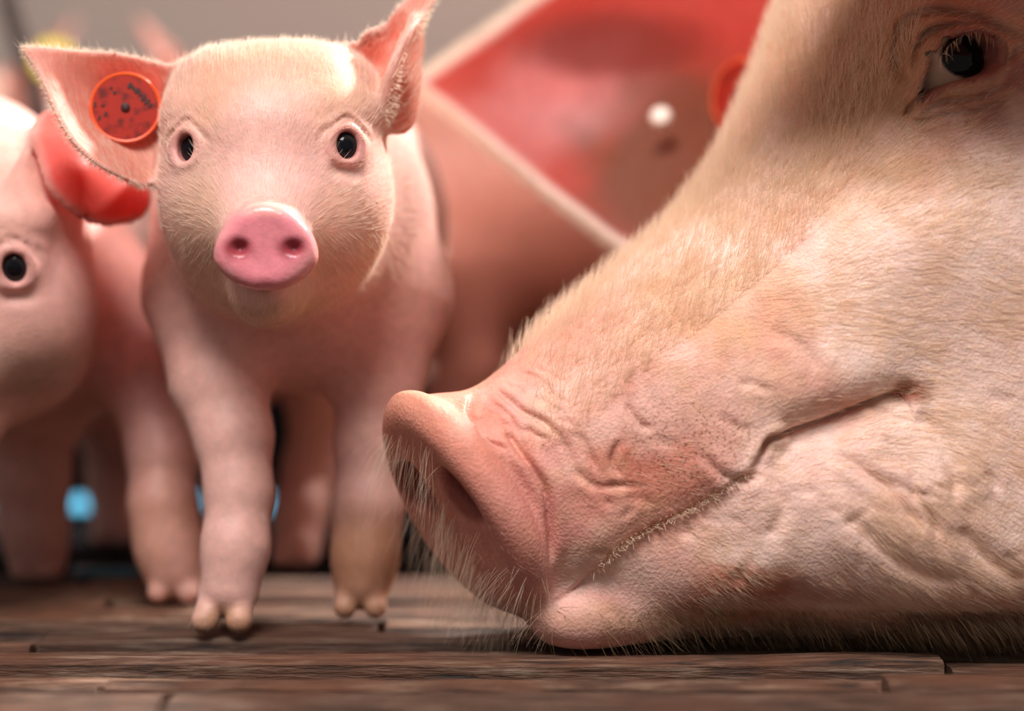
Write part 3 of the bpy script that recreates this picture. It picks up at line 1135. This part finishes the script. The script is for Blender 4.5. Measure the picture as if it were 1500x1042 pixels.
fine = Map(-.10, .345, -.01, .37, .0007)
D = np.zeros_like(fine.U)
def stroke(pts, depth, width, bulge=.35, side=0.0, taper=True, conv=suw):
    global D
    c = catmull([conv(*q) for q in pts], 4, closed=False)
    lo, hi = c.min(0) - width * 8, c.max(0) + width * 8
    i0, i1 = np.clip(((np.array([lo[0], hi[0]]) - fine.u0) / fine.step).astype(int), 0, fine.nu)
    j0, j1 = np.clip(((np.array([lo[1], hi[1]]) - fine.w0) / fine.step).astype(int), 0, fine.nw)
    U_, W_ = fine.U[i0:i1, j0:j1], fine.W[i0:i1, j0:j1]
    if U_.size == 0:
        return
    d, t = polydist(U_, W_, c, closed=False)
    tp = sstep(0, .18, t) * sstep(1, .82, t) if taper else 1.0
    D[i0:i1, j0:j1] += tp * (depth * np.exp(-(d / width) ** 2) - depth * bulge * np.exp(-((d - 2.4 * width) / (1.7 * width)) ** 2))
def bump(px, py, r, a, ry=None, ang=0):
    global D
    u, w = suw(px, py)
    ca, sa = math.cos(math.radians(ang)), math.sin(math.radians(ang))
    x = (fine.U - u) * ca + (fine.W - w) * sa
    y_ = -(fine.U - u) * sa + (fine.W - w) * ca
    D -= a * np.exp(-(x / r) ** 2 - (y_ / (ry or r)) ** 2)
mm = .001
# broad forms
bump(960, 700, .040, .006); bump(1070, 700, .022, .006); bump(1230, 700, .030, .004, .02); bump(1180, 560, .04, .004, .018, 25)
bump(860, 900, .022, .006, .012); bump(1010, 870, .05, .004, .02, 10); bump(1260, 780, .03, .004, .02, -35); bump(1380, 700, .02, .003, .03, -30)
bump(1000, 520, .05, .003); bump(1330, 880, .06, .003, .02); bump(1200, 640, .02, -.003, .02); bump(790, 600, .016, .003, .008, -35); bump(850, 610, .018, .003, .010, -40)
bump(1390, 330, .05, .004, .03); bump(1240, 230, .025, -.004)
# mouth
mouth = [(770, 893), (800, 880), (840, 862), (872, 836), (905, 803), (950, 772), (1000, 745), (1050, 715), (1085, 690), (1105, 666), (1118, 646), (1140, 638), (1170, 630), (1215, 616), (1260, 598), (1300, 582), (1330, 572)]
stroke(mouth[:10], 2.6 * mm, 1.1 * mm, .25)
stroke(mouth[8:], 5.0 * mm, 1.4 * mm, .22)
stroke(mouth[:10], 2 * mm, 5 * mm, .3)
stroke(mouth[11:], 3.5 * mm, 6 * mm, .4)
mc = catmull([suw(*q) for q in mouth], 4, closed=False)
md, mt = polydist(fine.U, fine.W, mc, closed=False)
wline = np.interp(fine.U, np.sort(mc[:, 0]), mc[np.argsort(mc[:, 0]), 1])
below = sstep(.0, .004, wline - fine.W)
D += .0028 * below * np.exp(-(md / .016) ** 2) * (mt < .995)          # lower lip lies further in than the upper
bump(1330, 575, .005, -.004)
# snout wrinkles
stroke([(737, 612), (748, 640), (764, 665), (782, 690), (798, 720), (804, 760), (804, 807), (792, 838)], 3.2 * mm, 1.6 * mm, .45)
stroke([(722, 568), (745, 588), (765, 604), (794, 618), (812, 640)], 2.4 * mm, 1.4 * mm, .5)
stroke([(700, 572), (690, 590), (688, 608), (700, 622)], 2.2 * mm, 1.2 * mm, .5)
stroke([(698, 620), (705, 640), (722, 652), (742, 658)], 1.8 * mm, 1.2 * mm, .5)
stroke([(760, 548), (790, 556), (808, 580), (830, 590)], 1.6 * mm, 1.2 * mm, .5)
stroke([(810, 628), (828, 656), (842, 690), (872, 712), (908, 710), (950, 712)], 1.1 * mm, 1.5 * mm, .5)
stroke([(780, 540), (800, 548), (828, 562)], 1.4 * mm, 1.2 * mm, .5)
stroke([(912, 590), (928, 618), (948, 628)], 1.8 * mm, 1.6 * mm, .4)
stroke([(845, 632), (858, 660), (870, 690)], 1.2 * mm, 1.1 * mm, .4)
stroke([(715, 590), (740, 605), (760, 640), (770, 660)], 1.3 * mm, 1.1 * mm, .5)
stroke([(905, 640), (892, 672), (905, 700)], 1.5 * mm, 1.4 * mm, .5)
for k, (a, b) in enumerate([(735, 560), (705, 596), (752, 620), (728, 634), (770, 575), (805, 605), (775, 632), (722, 612)]):
    stroke([(a, b), (a + 12, b + 7 + k % 3 * 3), (a + 22, b + 10), (a + 30, b + 22)], .9 * mm, .9 * mm, .5)
# cheek wrinkles
stroke([(1215, 660), (1240, 675), (1262, 692), (1292, 712), (1322, 748), (1350, 778)], 2.2 * mm, 2.4 * mm, .5)
stroke([(1290, 700), (1325, 720), (1355, 752), (1375, 790)], 1.5 * mm, 2.4 * mm, .4)
stroke([(1120, 690), (1140, 740), (1120, 790)], 1.4 * mm, 3 * mm, .4)
stroke([(1010, 655), (1040, 690), (1075, 700), (1105, 688)], 1.6 * mm, 2 * mm, .4)
stroke([(1340, 600), (1372, 640), (1390, 690), (1395, 740)], 2.0 * mm, 4 * mm, .3)
stroke([(1225, 745), (1270, 790), (1330, 830), (1400, 850)], 1.5 * mm, 3.5 * mm, .4)
stroke([(1400, 770), (1450, 820), (1500, 850)], 1.5 * mm, 3.5 * mm, .4)
stroke([(1130, 860), (1200, 880), (1280, 880)], 1.2 * mm, 3.5 * mm, .4)
stroke([(1120, 480), (1170, 510), (1190, 545)], 1.0 * mm, 3 * mm, .4)
for k in range(46):                                       # small folds of slack skin
    px, py = rng.uniform(820, 1480), rng.uniform(560, 910)
    a = rng.normal(-.5, .5)
    l = rng.uniform(20, 60)
    stroke([(px, py), (px + l * math.cos(a) * .5, py - l * math.sin(a) * .5 + rng.normal(0, 4)), (px + l * math.cos(a), py - l * math.sin(a))], rng.uniform(.3, .9) * mm, rng.uniform(1.3, 2.6) * mm, .4)
# eye
EC = (1402, 92)
bump(1405, 95, .024, .008, .019)
stroke([(1345, 135), (1318, 118), (1308, 88), (1314, 52), (1330, 30), (1358, 19), (1400, 22), (1440, 33), (1480, 52), (1510, 75)], 4.2 * mm, 2.0 * mm, .6)
stroke([(1340, 128), (1330, 102), (1334, 72), (1352, 50), (1384, 40), (1420, 38), (1455, 50), (1478, 72)], 3.6 * mm, 1.5 * mm, .5)
stroke([(1348, 128), (1342, 142), (1332, 158), (1326, 172)], 3.5 * mm, 1.3 * mm, .5)
stroke([(1452, 100), (1470, 88), (1488, 74), (1510, 70)], 2.0 * mm, 1.3 * mm, .5)
stroke([(1340, 165), (1375, 150), (1420, 146), (1460, 130), (1490, 110)], 1.6 * mm, 1.3 * mm, .5)
stroke([(1335, 185), (1380, 168), (1430, 162), (1480, 140)], 1.3 * mm, 1.4 * mm, .5)
eye_poly = catmull([suw(*q) for q in [(1345, 148), (1347, 120), (1348, 100), (1360, 80), (1378, 64), (1400, 54), (1425, 52), (1446, 62), (1455, 80), (1453, 96), (1440, 108), (1415, 116), (1390, 122), (1365, 132)]], 4)
ed, _ = polydist(fine.U, fine.W, eye_poly)
D += .016 * sstep(-.0004, .0016, ed)
D -= .0022 * np.exp(-((ed + .0022) / .0018) ** 2)
fine.put('D', D)
print('maps', round(time.time() - T0, 1))

EU, EW = suw(1404, 92)
eh, = big.get(['h'], np.array([EU]), np.array([EW]))
ed_, eR = (big.get([k], np.array([EU]), np.array([EW]))[0] for k in ('d', 'R'))
eyev = -float(eh[0]) * math.sqrt(1 - (1 - min(1, float(ed_[0] / eR[0]))) ** 2)
EYE_R = .0185
EYE_C = SO + SR @ np.array([EU, eyev - .008 + EYE_R + .0025, EW])

DISC_C = P(664, 747, .962)
DN = unit(np.array([-.75, -.44, -.50]))
DT = unit(np.cross(DN, [0, 0, 1.0]))          # lateral
if DT[1] > 0:
    DT = -DT                                  # towards the camera
DB = np.cross(DT, DN)
DB = DB if DB[2] > 0 else -DB                 # up along the disc
EAR_FAR = Sheet([(612, 121, 1.22), (650, 92, 1.22), (710, 50, 1.22), (775, 2, 1.22), (860, -50, 1.21), (1000, -110, 1.19), (1180, -110, 1.14), (1260, 20, 1.12), (1240, 160, 1.11), (1130, 300, 1.11),
                 (1040, 372, 1.12), (960, 385, 1.14), (900, 356, 1.155), (850, 318, 1.17), (795, 276, 1.19), (730, 222, 1.205), (670, 172, 1.215), (628, 140, 1.22)], .0024,
                inner=[(800, 150, 1.235), (950, 130, 1.225), (1050, 180, 1.19), (850, 240, 1.215)])
def topx(w):
    x_, z_ = toP(np.array([w], float))
    return (float(x_[0]), float(z_[0]), w[1])
EAR_NEAR = Sheet([topx(w) for w in [(.46, .97, .41), (.45, .90, .37), (.38, .868, .338), (.29, .862, .322), (.19, .868, .316), (.10, .895, .325), (.07, .915, .336), (.11, .935, .352), (.18, .955, .375), (.28, .98, .405), (.36, 1.00, .42)]], .0024)
def sow_f(p):
    q = (p - SO.astype(f32)) @ SR.astype(f32)
    u, v, w = q[:, 0], q[:, 1], q[:, 2]
    d, h, R = big.get(['d', 'h', 'R'], u, w)
    near = v < .0
    infine = (u > fine.u0) & (u < .34) & (w > fine.w0) & (w < .365)
    Dm, = fine.get(['D'], u, w)
    Dw = np.where(near & infine, Dm * sstep(-.004, -.02, v) * sstep(.34, .31, u), 0)
    k = 1 - np.clip(d / R, -1.5, 1)
    ev = v / h
    g = np.sqrt(ev * ev + k * k) - 1
    f = g * np.minimum(h, R) + Dw
    f = smin(f, ell(p, P(836, 906, .960), (.0180, .022, .0125), rot('Y', 12)), .016)   # chin
    f = smin(f, ell(p, P(892, 904, .966), (.0320, .024, .0130)), .016)
    # disc of the snout
    c = (p - DISC_C.astype(f32))
    n_, t_, b_ = c @ DN.astype(f32), c @ DT.astype(f32), c @ DB.astype(f32)
    rx = .0535 - .006 * np.clip(b_ / .05, -1, 1)
    rr = np.sqrt((t_ / rx) ** 2 + (b_ / .0635) ** 2)
    dn = (rr - 1) * .054
    face = .0065 * np.exp(-(rr / .66) ** 4)
    th = np.abs(n_ + .005) - .0115
    disc = smax(dn, smax(th, n_ - .0065 + face, .006), .015)
    f = smin(f, disc, .005)
    for s in (1, -1):
        cc = DISC_C + DT * s * .0240 + DB * .012 + DN * .004
        R_ = np.stack([DT, DN, DB], 1) @ rot('Y', -s * 28)
        nn = ell(p, cc, (.0078, .020 if s == 1 else .010, .0155), R_)
        f = smax(f, -nn, .005)
    f = smin(f, EAR_FAR(p), .01)
    f = smin(f, EAR_NEAR(p), .01)
    return smax(f, .0004 - w, .003)

xs = warp_axis([(-.10, .285, .0014, .0014), (.285, 1.62, .0016, .03)])
ys = warp_axis([(.74, .89, .006, .002), (.89, .99, .0014, .0014), (.99, 1.25, .0018, .0022), (1.25, 1.75, .003, .02)])
zs = warp_axis([(-.004, .325, .0014, .0014), (.325, .47, .002, .012)])
print('grid', len(xs), len(ys), len(zs))
VS, QS, NS = surface_nets(sow_f, xs, ys, zs, 2.2)
print('sow', len(VS), round(time.time() - T0, 1))

# colours of skin and dirt, plus painted shade and rim light, fixed to the animal
qs = (VS - SO) @ SR
us, vs_, ws = qs[:, 0], qs[:, 1], qs[:, 2]
def sblob(px, py, rx, ry, c, a):
    u, w = suw(px, py)
    return ((u, 0, w), (rx, 9, ry), lin(c), a)
qn = np.stack([us, np.zeros_like(us), ws], 1)
nzp = qn + np.stack([vs_ * 0, vs_, vs_ * 0], 1)
sb = [
    sblob(900, 620, .09, .07, (232, 170, 150), .75),
    sblob(700, 700, .05, .06, (220, 150, 138), .9),
    sblob(620, 610, .035, .025, (206, 128, 96), .9),
    sblob(700, 660, .03, .02, (214, 130, 104), .7),
    sblob(740, 800, .02, .04, (222, 152, 146), .8),
    sblob(960, 620, .036, .026, (186, 100, 72), .8), sblob(1000, 680, .03, .018, (192, 102, 78), .8), sblob(900, 690, .024, .016, (200, 116, 96), .6), sblob(1120, 500, .03, .022, (208, 144, 112), .6), sblob(1060, 440, .04, .02, (214, 160, 116), .6),
    sblob(1040, 560, .03, .012, (206, 138, 108), .5),
    sblob(1080, 880, .055, .018, (190, 108, 82), .85), sblob(1000, 850, .03, .012, (208, 140, 116), .5),
    sblob(850, 900, .04, .02, (222, 158, 146), .8),
    sblob(1400, 90, .062, .05, (168, 100, 84), .95), sblob(1250, 170, .05, .04, (192, 136, 104), .6),  # brown eye area also takes in the near ear's shade
    sblob(1220, 100, .05, .05, (206, 158, 116), .6), sblob(1150, 290, .05, .02, (204, 152, 106), .5),
    sblob(1400, 260, .04, .010, (190, 144, 104), .5),
    sblob(1330, 575, .010, .006, (150, 74, 44), .9), sblob(1250, 600, .02, .006, (180, 112, 82), .4), sblob(1130, 645, .010, .010, (176, 126, 70), .7),
    sblob(1360, 760, .035, .018, (206, 156, 112), .6), sblob(1300, 700, .02, .014, (214, 168, 152), .6),
    sblob(1200, 900, .2, .010, (190, 148, 116), .5),
]
cs = blob_color(lin((242, 208, 194)), nzp, sb, 55, .55)
fb = fbm(nzp, 26, 4)[:, None]
cs = cs * (1 - .5 * sstep(.45, .7, fb)) + lin((236, 196, 184)) * .5 * sstep(.45, .7, fb)
fb = fbm(nzp + 3, 14, 4)[:, None]
cs = cs * (1 - .5 * sstep(.5, .62, fb)) + lin((222, 150, 128)) * .5 * sstep(.5, .62, fb)
fb = fbm(nzp + 5, 70, 3)[:, None]
cs = cs * (1 - .35 * sstep(.5, .72, fb)) + lin((220, 172, 134)) * .35 * sstep(.5, .72, fb)
dc = np.sqrt((((VS - DISC_C) / .07) ** 2).sum(1))[:, None]
cs = cs * sstep(.6, 1.0, dc) + lin((220, 146, 130)) * (1 - sstep(.6, 1.0, dc)) * .8 + cs * (1 - sstep(.6, 1.0, dc)) * .2
for s in (1, -1):
    cc = DISC_C + DT * s * .0240 + DB * .012 + DN * .0
    w_ = (1 - sstep(.012, .019, np.sqrt(((VS - cc) ** 2).sum(1))))[:, None] * .8
    cs = cs * (1 - w_) + lin((140, 62, 54)) * w_
edv, _ = polydist(us, ws, eye_poly)
wl = (np.exp(-((edv + .0004) / .0022) ** 2) * (vs_ < -.04))[:, None] * .8
cs = cs * (1 - wl) + lin((150, 84, 78)) * wl
dirt = np.clip(fbm(nzp + 9, 22, 3) * 2.2 - .75, 0, 1) * ((us > .03) & (us < .4))
for px, py, r, a in ((970, 630, .035, .9), (1130, 480, .04, .6), (1030, 560, .035, .6), (930, 560, .02, .4), (1420, 240, .03, .5), (1000, 660, .03, .7)):
    u, w = suw(px, py)
    dirt = np.maximum(dirt * .6, a * np.exp(-((us - u) ** 2 + (ws - w) ** 2) / r ** 2))
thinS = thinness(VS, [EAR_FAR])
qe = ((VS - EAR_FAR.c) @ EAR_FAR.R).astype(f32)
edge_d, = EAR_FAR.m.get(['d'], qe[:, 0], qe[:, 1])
rim_w = ((1 - sstep(.003, .007, edge_d)) * (np.abs(EAR_FAR(VS)) < .0015))[:, None]  # pale edge colour paints in the ear's backlit rim
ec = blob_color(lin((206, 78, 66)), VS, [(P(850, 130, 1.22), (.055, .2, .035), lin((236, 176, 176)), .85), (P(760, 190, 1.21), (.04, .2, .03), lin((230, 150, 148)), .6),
    (P(980, 240, 1.17), (.06, .2, .07), lin((128, 74, 50)), .9), (P(900, 60, 1.2), (.06, .2, .02), lin((150, 46, 38)), .8)], 30, .3)  # red, pale and brown patches paint the ear's backlit shading
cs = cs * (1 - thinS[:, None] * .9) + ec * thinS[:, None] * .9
cs = cs * (1 - rim_w) + lin((250, 226, 214)) * rim_w
rootS = thing('sow', 'large pale sow resting her hairy head on the floor beside the piglet', 'sow', SO + SR @ np.array([.6, 0, 0]))
bodyS = build_mesh('body', VS, QS, {'col': np.clip(cs, 0, 1), 'thin': thinS, 'dirt': dirt}, MAT_SOW)
rebase(bodyS, rootS)
# eye
fwd = unit(CAMP + np.array([.10, 0, 0]) - EYE_C)
er = unit(np.cross(fwd, [0, 0, 1.0]))
eu = np.cross(er, fwd)
if eu[2] < 0: eu = -eu
tgt = unit(P(1425, 78, EYE_C[1] - EYE_R) - EYE_C)
def sow_eye(Dv):
    c = Dv @ tgt
    a = Dv @ er
    b = Dv @ eu
    a0, b0 = tgt @ er, tgt @ eu
    r = np.sqrt(((a - a0) / .75) ** 2 + ((b - b0) / .60) ** 2)
    w = sstep(.93, 1.04, np.where(c < 0, 2, r))[:, None]
    return np.array([.003, .0025, .003]) * (1 - w) + lin((186, 156, 136)) * w
sphere_mesh('eye', EYE_C, EYE_R, MAT_EYE, rootS, sow_eye, 96)

# far-ear tag
ear_tag(P(1082, 140, 1.165), unit(np.array([-.75, -.6, .05])), .0215, rootS, marks=False)

stud, *_ = lathe('glint_stud', [(.001, -.004), (.006, -.004), (.0065, .0), (.005, .003), (.001, .004)], P(968, 171, 1.185), unit(np.array([-.2, -1, .3])), flat_material('glint_white', lin((250, 235, 220)), .25))  # white knob added to make the blurred bright spot on the ear
rebase(stud, rootS)
# ---- sow hair
def in_eye(c):
    q = (c - SO) @ SR
    e, _ = polydist(q[:, 0], q[:, 2], eye_poly)
    return (e > -.0012) & (q[:, 1] < -.03)
def wS(c, n):
    q = (c - SO) @ SR
    u = q[:, 0]
    w = sstep(.045, .10, u + .55 * np.maximum(0, q[:, 2] - .11)) * (u < .36)
    w = w * sstep(.5, .1, n[:, 1]) * (q[:, 2] < .345) * (q[:, 2] > .004)
    w = w * (c[:, 1] < 1.075) * ~in_eye(c)
    w = w * (.35 + 1.3 * sstep(.42, .6, fbm(c, 30, 2))) * (1 - .75 * np.exp(-((u - EU) ** 2 + (q[:, 2] - EW) ** 2) / .034 ** 2))
    w = w * np.where((q[:, 2] > .03) & (q[:, 2] < .2), sstep(-.02, .25, u) * .8 + .2, 1)
    return np.maximum(w, .05 * (u > -.0) * (u < .06) * (n[:, 1] < .2))
p, n = sample(VS, QS, NS, 52000, wS)
q = (p - SO) @ SR
# flow: from snout up and back over the face, down along the cheek
fu = np.ones(len(p))
fw = np.interp(q[:, 2], [0, .05, .12, .2, .35], [-.9, -.35, .15, .45, .5])
wig = fbm(p, 18, 2) - .5
flow = np.stack([fu, fw * .0 + 0, fw + wig * 1.6], 1)
flow = flow[:, 0:1] * SU + flow[:, 2:3] * np.array([0, 0, 1.])
ft = tangent(flow, n)
d = unit(ft + n * .22 + rng.normal(0, .14, p.shape))
ee = np.sqrt((q[:, 0] - EU) ** 2 + ((q[:, 2] - EW) * 1.3) ** 2)
L = rng.uniform(.004, .009, len(p)) * np.interp(ee, [.012, .035], [.35, 1]) * np.interp(q[:, 0], [.02, .08, .2, .34], [.45, .8, 1.1, 1.3]) * np.where(q[:, 2] < .05, 1.1, 1.0)
low = (q[:, 2] < .022) & (rng.random(len(p)) < .8)
hairs('fur', p[~low], d[~low], L[~low] * .85, .00006, MAT_HAIR_GOLD, rootS, bend=ft[~low] * .5 - n[~low] * .15)
# dusty fringe where the jaw meets the floor
dl = unit(ft[low] * .5 + n[low] * .4 + rng.normal(0, .18, p[low].shape) + np.array([0, 0, -.15]))
hairs('chin_fur', p[low], dl, rng.uniform(.008, .016, low.sum()), .0001, MAT_HAIR_DIRTY, rootS, bend=np.array([[.25, 0, -.3]]) * np.ones((low.sum(), 1)))
# ruff along the bridge, standing up
def wR(c, n):
    q = (c - SO) @ SR
    d, = big.get(['d'], q[:, 0], q[:, 2])
    return ((d < .035) & (q[:, 0] > .022) & (q[:, 2] > .09) & (q[:, 2] < .34) & (q[:, 0] < .3) & (c[:, 1] < 1.12)).astype(float) * np.where(c[:, 1] > 1.08, .3, 1) * sstep(.018, .045, q[:, 0])
p, n = sample(VS, QS, NS, 15000, wR)
fl = tangent(np.tile(SU * .55 + np.array([0, 0, .8]), (len(p), 1)), n)
d = unit(fl * .75 + n * .75 + rng.normal(0, .16, p.shape))
hairs('ruff', p, d, rng.uniform(.006, .012, len(p)) * np.interp(p[:, 2], [.10, .2], [1.25, 1]), .0001, MAT_HAIR_GOLD, rootS, bend=fl * .5)
# whiskers hanging from the face of the snout disc
def wW(c, n):
    q = c - DISC_C
    a, t, b = q @ DN, q @ DT, q @ DB
    rr = np.sqrt((t / .05) ** 2 + (b / .058) ** 2)
    m = (a > -.012) & (rr < 1.1) & (t < .022)
    for s in (1, -1):
        m = m & (np.sqrt(((c - (DISC_C + DT * s * .0240 + DB * .012)) ** 2).sum(1)) > .017)
    return m * (.25 + 1.4 * np.exp(-((t + .016) / .02) ** 2)) * (b < .045)
p, n = sample(VS, QS, NS, 480, wW)
dirw = np.tile(np.array([-.55, -.25, -.62]), (len(p), 1))
d = unit(tangent(dirw, n) * .6 + n * .6 + rng.normal(0, .14, p.shape))
L = rng.uniform(.010, .026, len(p))
hairs('whisker', p, d, L, .00006, MAT_HAIR_GOLD, rootS, bend=np.array([[.1, 0, -.9]]) * np.ones((len(p), 1)), seg=7)
# chin whiskers under disc
def wC(c, n):
    px, py = toP(c)
    return ((px > 640) & (px < 800) & (py > 830) & (n[:, 2] < .3) & (c[:, 1] < 1.02)).astype(float)
p, n = sample(VS, QS, NS, 170, wC)
d = unit(n * .8 + np.array([-.35, -.1, -.5]) + rng.normal(0, .2, p.shape))
L = rng.uniform(.008, .020, len(p)); L = np.minimum(L, np.maximum(p[:, 2] * 1.1, .004))
hairs('whisker', p, d, L, .00006, MAT_HAIR_GOLD, rootS, bend=np.array([[.2, 0, -.5]]) * np.ones((len(p), 1)), seg=5)
# downy rim of the far ear
def rim_hair(sheet, V_, Q_, N_, root, n_, L0, L1, band=.004):
    def wf(c, n):
        q = ((c - sheet.c) @ sheet.R).astype(f32)
        dd, = sheet.m.get(['d'], q[:, 0], q[:, 1])
        return ((dd < band) & (np.abs(sheet(c.astype(f32))) < .003)).astype(float)
    p, n = sample(V_, Q_, N_, n_, wf)
    q = ((p - sheet.c) @ sheet.R).astype(f32)
    e = .001
    g = np.stack([sheet.m.get(['d'], q[:, 0] + e, q[:, 1])[0] - sheet.m.get(['d'], q[:, 0] - e, q[:, 1])[0],
                  sheet.m.get(['d'], q[:, 0], q[:, 1] + e)[0] - sheet.m.get(['d'], q[:, 0], q[:, 1] - e)[0], 0 * q[:, 0]], 1)
    out = -unit(g.astype(float)) @ sheet.R.T
    d = unit(out * .8 + n * .3 + rng.normal(0, .25, p.shape))
    hairs('ear_fur', p, d, rng.uniform(L0, L1, len(p)), .00009, MAT_HAIR_WHITE, root)
rim_hair(EAR_FAR, VS, QS, NS, rootS, 9000, .004, .008)
rim_hair(EAR_L, V, Q, N, rootA, 1500, .0015, .0035, .002)
rim_hair(EAR_R, V, Q, N, rootA, 900, .0015, .0035, .002)
# pale bristles along the lip
pl = []
mcs = catmull([suw(*q_) for q_ in mouth[3:9]], 14, closed=False)
for uv in mcs:
    for k in range(5):
        pl.append((uv[0] + rng.normal(0, .0012), uv[1] + rng.normal(-.001, .0010)))
pl = np.array(pl)
hh, dd2, RR = big.get(['h', 'd', 'R'], pl[:, 0], pl[:, 1])
Dm, = fine.get(['D'], pl[:, 0], pl[:, 1])
vv = -hh * np.sqrt(1 - (1 - np.clip(dd2 / RR, 0, 1)) ** 2) + np.clip(Dm, -.005, .006)
p = SO + np.stack([pl[:, 0], vv - .0015, pl[:, 1]], 1) @ SR.T
d = unit(np.array([.10, -.8, .35]) + rng.normal(0, .25, p.shape))
hairs('lip_bristle', p, d, rng.uniform(.003, .0065, len(p)), .00022, MAT_HAIR_WHITE, rootS, bend=np.array([[0, .2, -.4]]) * np.ones((len(p), 1)))
# upper lashes
top = catmull([suw(*q_) for q_ in [(1352, 92), (1366, 74), (1382, 62), (1405, 53), (1428, 52), (1446, 62)]], 5, closed=False)
p = np.array([SO + SR @ np.array([u, eyev - .0085, w + .0006]) for u, w in top])
d = unit(np.array([-.15, -1.0, -.35]) + rng.normal(0, .16, p.shape))
hairs('eyelash', p, d, rng.uniform(.006, .011, len(p)), .0001, MAT_HAIR_GOLD, rootS, bend=np.array([[0, 0, -.9]]) * np.ones((len(p), 1)), seg=6)

# ================================================================== SOW FURTHER BACK
def sow2(p):
    c = P(1300, 150, 2.04)
    f = ell(p, (c[0], 2.06, .02), (.52, .2, .40))
    f = smin(f, ell(p, (c[0] - .30, 2.05, .12), (.26, .2, .33)), .1)
    f = smin(f, ell(p, (c[0] + .55, 2.05, .10), (.22, .14, .16)), .1)
    f = smin(f, cone(p, (c[0] - .3, 1.85, .1), (c[0] - .45, 1.80, .03), .08, .03), .05)
    return smax(f, -p[:, 2] - .005, .01)
c = P(1300, 150, 2.04)
V2, Q2, N2 = surface_nets(sow2, np.arange(c[0] - .75, c[0] + .9, .014), np.arange(1.7, 2.32, .014), np.arange(-.03, .55, .014))
root2 = thing('sow', 'second sow far behind, only her pale pink back showing above the others', 'sow', (c[0], 2.0, 0))
o = build_mesh('body', V2, Q2, {'col': np.tile(lin((232, 186, 172)), (len(V2), 1)), 'thin': np.zeros(len(V2)), 'dirt': np.zeros(len(V2))}, MAT_PIGLET)
rebase(o, root2)

# steel post at the pen's corner
def tube(name, pts, r, mat, n=16):
    vs, fs = [], []
    pts = [np.asarray(q) for q in pts]
    for i, c in enumerate(pts):
        t = unit(pts[min(i + 1, len(pts) - 1)] - pts[max(i - 1, 0)])
        a = unit(np.cross(t, [0, 1, 0.001]))
        b = np.cross(t, a)
        for k in range(n):
            q = 2 * math.pi * k / n
            vs.append(c + (a * math.cos(q) + b * math.sin(q)) * r)
    for i in range(len(pts) - 1):
        for k in range(n):
            k2 = (k + 1) % n
            fs.append((i * n + k, i * n + k2, (i + 1) * n + k2, (i + 1) * n + k))
    fs.append(tuple(range(n - 1, -1, -1)))
    fs.append(tuple((len(pts) - 1) * n + k for k in range(n)))
    return simple(name, vs, fs, mat, smooth=True)
MAT_STEEL = flat_material('dark_steel', lin((96, 84, 80)), .35, .6)
post = tube('steel_post', [P(-6, -120, 1.46), P(12, 0, 1.46), P(42, 100, 1.46), P(62, 170, 1.46), (P(62, 170, 1.46)[0], 1.46, -.005)], .0075, MAT_STEEL)
post['label'] = 'dark steel post with a bend, at the top corner behind the blurred piglet'
post['category'] = 'post'
yt = ear_tag(P(78, 88, 1.45), np.array([.1, -1, .1]), .016, rootF, marks=False, mat=MAT_TAG_YELLOW)
bpy.context.view_layer.update()
yt.matrix_basis = rootF.matrix_world.inverted()
print('done', round(time.time() - T0, 1))
